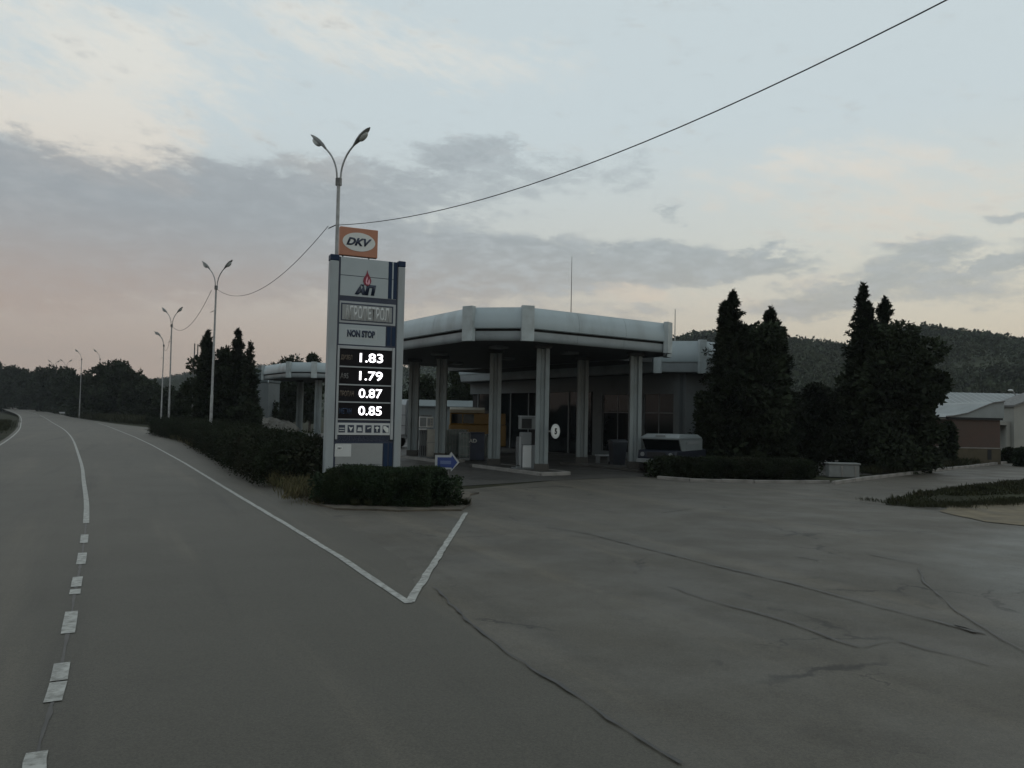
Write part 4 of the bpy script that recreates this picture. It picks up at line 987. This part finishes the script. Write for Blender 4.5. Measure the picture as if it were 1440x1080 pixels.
# ------------------------------------------------------------------ objects below the canopy
def crate_cage(px, Y, w, h, label, m='cage', rz=.2):
    t = thing('storage_cage', (bear(px, Y), Y, .02), rz, label, 'storage cage', 'cages between the canopy columns')
    MB().box(-w / 2 + .03, w / 2 - .03, -.42, .42, .14, h - .03).build('tank', m, t, bevel=.06)
    MB().box(-w / 2, w / 2, -.46, .46, .0, .12).build('pallet', 'dispg', t)
    mb = MB()
    k = int(w / .16)
    for i in range(k + 1):
        MB().tube([(-w / 2 + w * i / k, -.47, .12), (-w / 2 + w * i / k, -.47, h)], .014, 5).build('bar', 'galv', t)
    for z in (.3, h * .5, h * .8, h): MB().tube([(-w / 2, -.485, z), (w / 2, -.485, z)], .014, 5).build('rail', 'galv', t)
    return t
crate_cage(638, 40.5, 1.45, 1.52, 'wide grey-green caged tank just right of the rear canopy columns')
crate_cage(653, 39.2, .5, 1.4, 'narrow grey-green caged tank beside the dark blue box')
crate_cage(692, 40.0, .75, 1.32, 'small grey-green caged tank against the middle canopy column')
t = thing('storage_box', (bear(670, 39.5), 39.5, .02), .1, 'dark blue box with white letters between the caged tanks', 'box')
MB().box(-.42, .42, -.35, .35, 0, 1.35).build('body', 'navybox', t, bevel=.03); MB().box(-.44, .44, -.37, .37, 1.352, 1.41).build('lid', 'navybox', t, bevel=.02)
text('AD', .2, (-.18, -.358, .98), 'white', t, bold=.04, wfit=.42)
# yellow van with cream roof
Y = 47.0; t = thing('yellow_van', (bear(668, Y), Y, 0), R(2), 'yellow van with a cream roof seen behind the caged tanks', 'van')
MB().box(-1.55, 1.9, -.95, .95, .45, 1.75).build('lower_body', 'yellow', t, bevel=.08)
MB().side([(-.93, 1.752), (.93, 1.752), (.86, 2.42), (-.86, 2.42)], -1.5, 1.86).build('upper_body', 'yellow', t, bevel=.06)
MB().side([(-.9, 2.42), (.9, 2.42), (.84, 2.62), (.55, 2.76), (-.55, 2.76), (-.84, 2.62)], -1.52, .6).build('roof', 'cream', t, bevel=.05)
for (a, b) in ((-1.40, -.75), (-.68, -.05)): MB().side([(-.935, 1.80), (-.92, 1.80), (-.862, 2.36), (-.885, 2.36)], a, b).build('window', 'glass', t)
MB().box(.05, 1.1, -.965, -.951, .6, 1.70).build('side_door', 'yellow', t, bevel=.01); MB().box(.9, 1.0, -.985, -.966, 1.2, 1.24).build('door_handle', 'galvd', t)
MB().box(-1.62, -1.551, -.85, .85, .45, .62).build('bumper', 'dispg', t)
for x in (-1.0, 1.3):
    for yy in (-.97, .75):
        w = MB().tube([(x, yy, .34), (x, yy + .22, .34)], .34, 18).build('wheel', 'tyre', t, True); MB().tube([(x, yy - .012, .34), (x, yy, .34)], .18, 14).build('rim', 'galv', w)
# white box trailer / tank at the far left under the canopy
Y = 52; t = thing('box_trailer', (bear(566, Y), Y, 0), R(-6), 'pale grey box trailer visible right beside the price sign', 'trailer')
MB().side([(-1.1, .9), (1.1, .9), (1.1, 2.9), (.8, 3.25), (-.8, 3.25), (-1.1, 2.9)], -1.3, .5).build('box', 'frame', t, bevel=.05)
MB().box(-1.3, .5, -1.0, 1.0, .7, .898).build('chassis', 'dispg', t)
for z in (1.5, 2.2): MB().box(-1.3, .5, -1.115, -1.102, z, z + .04).build('rail', 'galvd', t)
w = MB().tube([(-.4, -1.05, .42), (-.4, -.8, .42)], .42, 18).build('wheel', 'tyre', t, True); MB().tube([(-.4, .8, .42), (-.4, 1.05, .42)], .42, 18).build('wheel', 'tyre', t, True)
# long low pale building behind
def shed(name, c, rz, W_, Dp, H, label, wm='wallb', rm='sheetb', pitch=.5):
    t = thing(name, (c[0], c[1], 0), rz, label, 'building')
    MB().box(-W_ / 2, W_ / 2, 0, Dp, 0, H).build('wall', wm, t)
    MB().side([(-.3, H + .002), (Dp + .3, H + .002), (Dp + .3, H + .08), (Dp / 2, H + pitch), (-.3, H + .08)], -W_ / 2 - .3, W_ / 2 + .3).build('roof', rm, t)
    for i in range(int(W_ / 3)):
        x = -W_ / 2 + 1.5 + i * 3
        f = MB().box(x - .55, x + .55, -.03, .0, H * .35, H * .75).build('window_frame', 'galvd', t); MB().box(x - .48, x + .48, -.045, -.031, H * .38, H * .72).build('pane', 'glass', f)
    return t
shed('low_building', (bear(660, 72), 72), R(3), 17, 6, 3.0, 'long low pale building far behind the fuel pumps', pitch=.7)
t = thing('cladding_shed', (bear(362, 76), 76, 0), R(-4), 'blue-grey clad shed left behind the far canopy', 'building')
MB().box(-1.25, 1.05, 0, 3, 0, 5.1).build('wall', 'wallb', t); MB().box(-1.35, 1.15, -.1, 3, 5.1, 6.55).build('fascia', 'sheetb', t, bevel=.1); MB().box(1.0, 1.12, -.13, -.101, 5.1, 6.5).build('downpipe', 'pil', t)

# ------------------------------------------------------------------ station shop building (chamfered flat roof)
OB = (8.57, 39.1); SH = thing('station_shop', (OB[0], OB[1], 0), ANG, 'flat-roofed station shop with grey fascia and tall dark windows behind the canopy', 'building')
SA, SB, ch = 8.0, 24.0, 1.6
Pp = [(ch, 0), (SA - ch, 0), (SA, ch), (SA, SB - ch), (SA - ch, SB), (ch, SB), (0, SB - ch), (0, ch)]
def ring2(off, P=Pp):
    out = []
    for i in range(8):
        p = Vector(P[i]); a = (p - Vector(P[i - 1])).normalized(); b = (Vector(P[(i + 1) % 8]) - p).normalized()
        na = Vector((a.y, -a.x)); nb = Vector((b.y, -b.x)); m = (na + nb); m = m / m.dot(na); out.append(p + m * off)
    return out
def loft2(prof, nm, m):
    for i in range(8):
        mb = MB(); vs = []
        for off, z in prof:
            r = ring2(off); vs += [(r[i].x, r[i].y, z), (r[(i + 1) % 8].x, r[(i + 1) % 8].y, z)]
        mb.add(vs, [(2 * j, 2 * j + 1, 2 * j + 3, 2 * j + 2) for j in range(len(prof) - 1)]).build(nm, m, SH, True)
loft2([(.02, 5.3), (.06, 5.4), (.05, 5.8), (.0, 6.15), (-.08, 6.42)], 'fascia_panel', 'fascia'); loft2([(-.2, 4.75), (-.1, 4.8), (-.06, 5.0), (-.02, 5.29)], 'lower_fascia_panel', 'fascia2')
MB().prism([(p.x, p.y) for p in ring2(-.1)], 6.3, 6.38).build('roof', 'roofdark', SH); MB().prism([(p.x, p.y) for p in ring2(-.2)], 4.77, 4.86).build('soffit', 'soffit', SH)
for i in (0, 7, 1):
    c = ring2(.10)[i]; a = (Vector(Pp[i]) - Vector(Pp[i - 1])).normalized(); b = (Vector(Pp[(i + 1) % 8]) - Vector(Pp[i])).normalized(); d = (a + b)
    o = MB().box(-.2, .2, -.02, .2, 4.70, 6.47).build('corner_trim', 'pil', SH, bevel=.01); o.location = (c.x, c.y, 0); o.rotation_euler = (0, 0, math.atan2(d.y, d.x))
wa = 1.2
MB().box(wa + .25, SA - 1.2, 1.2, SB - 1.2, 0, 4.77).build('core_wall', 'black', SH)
# front (long) wall made of piers, sill and lintel with windows between
def pier(b0, b1, z0=0, z1=4.765, m='wallb', nm='wall'): return MB().box(wa, wa + .248, b0, b1, z0, z1).build(nm, m, SH)
pier(1.2, 1.62); pier(3.95, 4.8); pier(7.45, 8.3)
pier(1.622, 3.948, 3.66, 4.765, nm='lintel'); pier(4.802, 7.448, 3.66, 4.765, nm='lintel'); pier(8.302, 22.8, 3.9, 4.765, nm='lintel')
pier(1.622, 3.948, 0, .35, nm='sill'); pier(4.802, 7.448, 0, .35, nm='sill')
for (b0, b1, k) in ((1.622, 3.948, 2), (4.802, 7.448, 2)):
    f = MB(); w = .05
    for i in range(k + 1):
        c = b0 + (b1 - b0 - w) * i / k; f.box(wa + .08, wa + .14, c, c + w, .352, 3.658)
    f.box(wa + .085, wa + .135, b0, b1, 2.6, 2.65)
    fo = f.build('window_frame', 'dispg', SH)
    for i in range(k):
        c = b0 + (b1 - b0 - w) * i / k + w; c2 = b0 + (b1 - b0 - w) * (i + 1) / k
        MB().box(wa + .10, wa + .115, c + .002, c2 - .002, .354, 2.598).build('pane', 'glass', fo); MB().box(wa + .10, wa + .115, c + .002, c2 - .002, 2.652, 3.656).build('pane', 'glass', fo)
for b in (8.6, 10.8, 13, 15.2, 17.4, 19.6):
    MB().box(wa + .12, wa + .14, b, b + 2.1, .1, 3.88).build('pane', 'glass', SH); MB().box(wa + .06, wa + .16, b + 2.11, b + 2.19, 0, 3.9).build('mullion', 'dispg', SH)
# short end wall
MB().box(wa + .252, SA - 1.2, 1.0, 1.198, 0, 4.765).build('wall', 'wallb', SH)
MB().tube([(3.2, 3.5, 6.36), (3.2, 3.5, 8.6)], [.035, .02], 6).build('roof_aerial', 'galv', SH)
# bin beside the shop
t = thing('waste_bin', (bear(869, 36.5), 36.5, .02), R(10), 'dark wheeled waste bin in front of the shop window', 'bin')
MB().add([(-.28, -.3, .08), (.28, -.3, .08), (.28, .3, .08), (-.28, .3, .08), (-.36, -.38, 1.12), (.36, -.38, 1.12), (.36, .38, 1.12), (-.36, .38, 1.12)], [(3, 2, 1, 0), (4, 5, 6, 7), (0, 1, 5, 4), (1, 2, 6, 5), (2, 3, 7, 6), (3, 0, 4, 7)]).build('body', 'bin', t, bevel=.03)
MB().side([(-.42, 1.125), (.42, 1.125), (.40, 1.19), (.0, 1.27), (-.40, 1.19)], -.39, .39).build('lid', 'bin', t, bevel=.02)
for sx in (-.3, .3): MB().tube([(sx - .03, .33, .1), (sx + .03, .33, .1)], .1, 12).build('wheel', 'tyre', t)
t = thing('bench', (bear(850, 38), 38, .02), R(20), 'small pale bench at the foot of the shop pier', 'bench')
MB().box(-.4, .4, -.2, .2, .4, .46).build('seat', 'frame', t); MB().box(-.35, -.29, -.18, .18, 0, .4).build('leg', 'dispg', t); MB().box(.29, .35, -.18, .18, 0, .4).build('leg', 'dispg', t)

# ------------------------------------------------------------------ parked vehicle with white hard top
Y = 33.6; CR = thing('off_road_car', (bear(946, Y), Y, .01), R(-33), 'parked dark vehicle with a white hard top beside the right canopy column', 'car')
# local frame: x = width, -y = end facing the camera, +y = length away
wd = .86
MB().side([(-1.75, .42), (1.9, .42), (1.95, .75), (1.9, .98), (-1.70, .98), (-1.80, .7)], -wd, wd).build('body', 'carblue', CR, bevel=.06)
# white top: side walls with raked front pillar, roof slab
roof = MB(); zt = 1.60
roof.add([(-wd * 1.0, -1.50, zt - .10), (wd * 1.0, -1.50, zt - .10), (wd * .86, -1.12, zt + .05), (-wd * .86, -1.12, zt + .05), (-wd * .86, 1.15, zt + .03), (wd * .86, 1.15, zt + .03), (wd * .95, 1.5, zt - .12), (-wd * .95, 1.5, zt - .12),
          (-wd * 1.0, -1.50, zt - .18), (wd * 1.0, -1.50, zt - .18), (wd * .95, 1.5, zt - .18), (-wd * .95, 1.5, zt - .18)],
         [(0, 1, 2, 3), (3, 2, 5, 4), (4, 5, 6, 7), (0, 8, 9, 1), (7, 6, 10, 11), (0, 3, 4, 7), (1, 6, 5, 2), (1, 9, 10, 6), (0, 7, 11, 8), (8, 11, 10, 9)])
rf = roof.build('roof', 'hard', CR, bevel=.03)
MB().box(-.22, .22, -1.40, -1.34, zt - .06, zt + .01).build('roof_vent', 'dispg', rf)
for s in (-1, 1):
    xx = s * wd * .985
    poly = [(-1.42, zt - .18), (-.95, .72), (1.2, .72), (1.42, .95), (1.45, zt - .18)]
    sd = MB().side(poly, min(xx, xx - s * .04), max(xx, xx - s * .04)).build('side_wall', 'hard', CR, bevel=.008)
    MB().box(min(xx, xx + s * .012), max(xx, xx + s * .012), -.55, .9, zt - .38, zt - .27).build('side_slot', 'dispg', sd)
    MB().box(min(xx, xx + s * .02), max(xx, xx + s * .02), -.62, -.52, 1.0, 1.08).build('latch', 'dispg', sd)
MB().add([(-wd + .06, -1.40, zt - .18), (wd - .06, -1.40, zt - .18), (wd - .02, -1.02, .98), (-wd + .02, -1.02, .98), (-wd + .06, -1.37, zt - .18), (wd - .06, -1.37, zt - .18), (wd - .02, -.99, .98), (-wd + .02, -.99, .98)],
         [(0, 3, 2, 1), (4, 5, 6, 7), (0, 1, 5, 4), (1, 2, 6, 5), (2, 3, 7, 6), (3, 0, 4, 7)]).build('windscreen', 'glass', CR)
MB().box(-wd + .02, wd - .02, 1.42, 1.44, 1.0, zt - .2).build('rear_window', 'glass', CR)
MB().box(-wd, wd, -1.90, -1.80, .45, .62).build('bumper', 'dispg', CR, bevel=.02)
for s in (-1, 1): MB().tube([(s * .62, -1.80, .80), (s * .62, -1.825, .80)], .09, 16).build('headlight', 'dispg', CR)
MB().box(-.4, .4, -1.822, -1.80, .68, .9).build('grille', 'black', CR)
for s in (-1, 1):
    for yy in (-1.15, 1.2):
        w = MB().tube([(s * (wd - .18), yy, .36), (s * (wd + .04), yy, .36)], .36, 20).build('wheel', 'tyre', CR, True); MB().tube([(s * (wd + .041), yy, .36), (s * (wd + .05), yy, .36)], .2, 14).build('rim', 'galvd', w)
# concrete block right of hedge
p = g(1189, 672.5); t = thing('concrete_block', (p[0], p[1] + .3, 0), R(-4), 'pale concrete block barrier at the right end of the low hedge', 'barrier')
MB().box(-.62, .62, -.22, .25, .02, .55).build('body', 'block', t, bevel=.03); MB().box(-.66, .66, -.26, .29, .552, .62).build('cap', 'block', t, bevel=.02)
for xq in (-.12, .42): MB().box(xq, xq + .06, -.235, -.2215, .06, .5).build('rib', 'kerb', t)

# ------------------------------------------------------------------ brick shed and halls at right
Y = 45.5; x0, x1 = bear(1334, Y), bear(1409, Y); cxs = (x0 + x1) / 2; hw = (x1 - x0) / 2
BS = thing('brick_shed', (cxs, Y, 0), R(6), 'low brick shed with a sagging grey sheet roof behind the side road', 'building')
MB().box(-hw, hw, 0, 5, .95, 2.62).build('brick_wall', 'brick', BS); MB().box(-hw - .02, hw + .02, -.02, 5, 0, .93).build('plinth_wall', 'render', BS)
MB().box(-hw - .03, hw + .03, -.05, 5.02, .931, .985).build('ledge', 'kerb', BS)
MB().box(.75, 1.0, -.035, -.021, .28, .88).build('vent_opening', 'black', BS)
rp = [(-hw - .4, 2.75), (-hw + .1, 2.80), (-.6, 2.98), (.3, 3.35), (1.0, 3.62), (hw + .15, 3.72), (hw + .15, 2.75)]
MB().plate(rp, -.15, 5.2).build('sheet_roof', 'sheet', BS)
MB().box(-hw - .3, hw + .1, -.12, -.0, 2.622, 2.748).build('eaves_board', 'black', BS)
mb = MB()
for i in range(len(rp) - 2): mb.tube([(rp[i][0], -.2, rp[i][1] + .03), (rp[i + 1][0], -.2, rp[i + 1][1] + .03)], .045, 6)
mb.build('roof_edge', 'galvd', BS)
Y = 62; HL = thing('sheet_hall', (bear(1420, Y) - 2.5, Y, 0), R(1), 'long grey-roofed hall behind the brick shed', 'building')
MB().box(-5.2, 12, 0, 14, 0, 3.0).build('wall', 'plaster', HL); zt = at(1400, 553, 68).z
hr = MB().add([(-5.6, -.4, 3.0), (12.4, -.4, 3.0), (12.4, 6, zt), (-5.6, 6, zt), (12.4, 13, 3.0), (-5.6, 13, 3.0)], [(0, 1, 2, 3), (3, 2, 4, 5), (0, 3, 5), (1, 4, 2), (0, 5, 4, 1)]).build('roof', 'sheet', HL)
for i in range(30):
    xx = -5.4 + i * .6; MB().add([(xx - .03, -.41, 3.01), (xx + .03, -.41, 3.01), (xx + .03, 6, zt + .03), (xx - .03, 6, zt + .03)], [(0, 1, 2, 3)]).build('roof_seam', 'frame', hr)
Y = 51; x0 = bear(1426, Y); WG = thing('white_house', (x0, Y, 0), R(4), 'white plastered gable building cut by the right edge of the picture', 'building')
zr = at(1440, 560, Y).z
MB().plate([(0, 0), (6, 0), (6, 3.2), (3.2, zr + .55), (0, zr - .55)], 0, 2).build('wall', 'plaster', WG)
MB().plate([(-.15, zr - .60), (3.2, zr + .63), (6.2, 3.2), (6.2, 3.32), (3.2, zr + .77), (-.15, zr - .47)], -.2, 2.2).build('roof', 'galvd', WG)
MB().box(-.85, -.002, .3, 2.5, 2.35, 2.6).build('porch_slab', 'plaster', WG); MB().box(-.30, -.02, .3, .5, 0, 2.348).build('porch_pillar', 'plaster', WG)
MB().box(-1.1, -.01, 2.4, 2.5, 0, 2.348).build('porch_shade', 'black', WG)  # black plate, paints the shade at the back of the porch
pz = at(1424, 549, 54); t = thing('small_lamp', (pz.x + .3, 54, 0), R(0), 'small curved lamp rising above the hall roof', 'lamp')
MB().tube(catmull([(0, 0, 0), (0, 0, pz.z - .9), (-.12, 0, pz.z - .3), (-.35, 0, pz.z)], 6), .04, 8).build('pole', 'galv', t, True); MB().ell((-.45, 0, pz.z), (.2, .1, .07)).build('lamp_head', 'dispw', t, True)
broadleaf(1438, 44, 632, 9, 'small green bush before the white gable building', 90, 6000, low=0, name='bush', col='hedge2')
broadleaf(1418, 47.5, 632, 7, 'little dark bush at the right corner of the brick shed', 91, 3000, low=0, name='bush')
broadleaf(1334, 43, 590, 8, 'narrow dark bush overlapping the left edge of the brick shed', 92, 3000, low=0, name='bush')
# roadside barrier far left
p = g(88, 588); t = thing('roadside_barrier', (bear(88, 176), 176, .35), R(-40), 'short pale barrier beside the road before the far woods', 'barrier')
MB().box(-1.6, 1.6, -.06, .06, .45, .8).build('rail', 'frame', t); MB().box(-1.0, -.85, -.05, .05, 0, .45).build('post', 'galvd', t); MB().box(.85, 1.0, -.05, .05, 0, .45).build('post', 'galvd', t)
# pale rocks left of the far canopy columns
rk = [(378, 70, 1.5, .5), (384, 70, 1.1, .9), (372, 71, .8, 1.1), (399, 68, 1.4, .5), (404, 69, .9, .7)]
for i, (px, Y, s, z) in enumerate(rk):
    mb = MB().ell((0, 0, 0), (s, s * .8, s * .75), 10, 7); mb.v = [(a * random.uniform(.75, 1.15), b * random.uniform(.75, 1.15), c * random.uniform(.8, 1.1)) for a, b, c in mb.v]
    o = mb.build('boulder', 'rubble'); o.location = (bear(px, Y), Y, z); tag(o, ['low pale boulder left of the far canopy, second of the left three', 'tall pale boulder next to the left far canopy column', 'topmost pale boulder, leftmost beside the far canopy', 'low pale boulder between the two far canopy columns', 'small pale boulder touching the right far canopy column'][i], 'boulder', 'pale boulders by the far canopy')

# ------------------------------------------------------------------ haze
HZ = True
if HZ:
    hb = MB().box(-2200, 2200, -60, 2200, -1.5, 160).build('haze', None); tag(hb, kind='stuff')
    m = bpy.data.materials.new('haze_air'); m.use_nodes = True; t = m.node_tree; t.nodes.clear()
    o = t.nodes.new('ShaderNodeOutputMaterial'); v = t.nodes.new('ShaderNodeVolumePrincipled'); t.links.new(v.outputs[0], o.inputs['Volume'])
    v.inputs['Color'].default_value = (.80, .86, .92, 1); v.inputs['Density'].default_value = .00022; v.inputs['Anisotropy'].default_value = .2
    hb.data.materials.append(m)
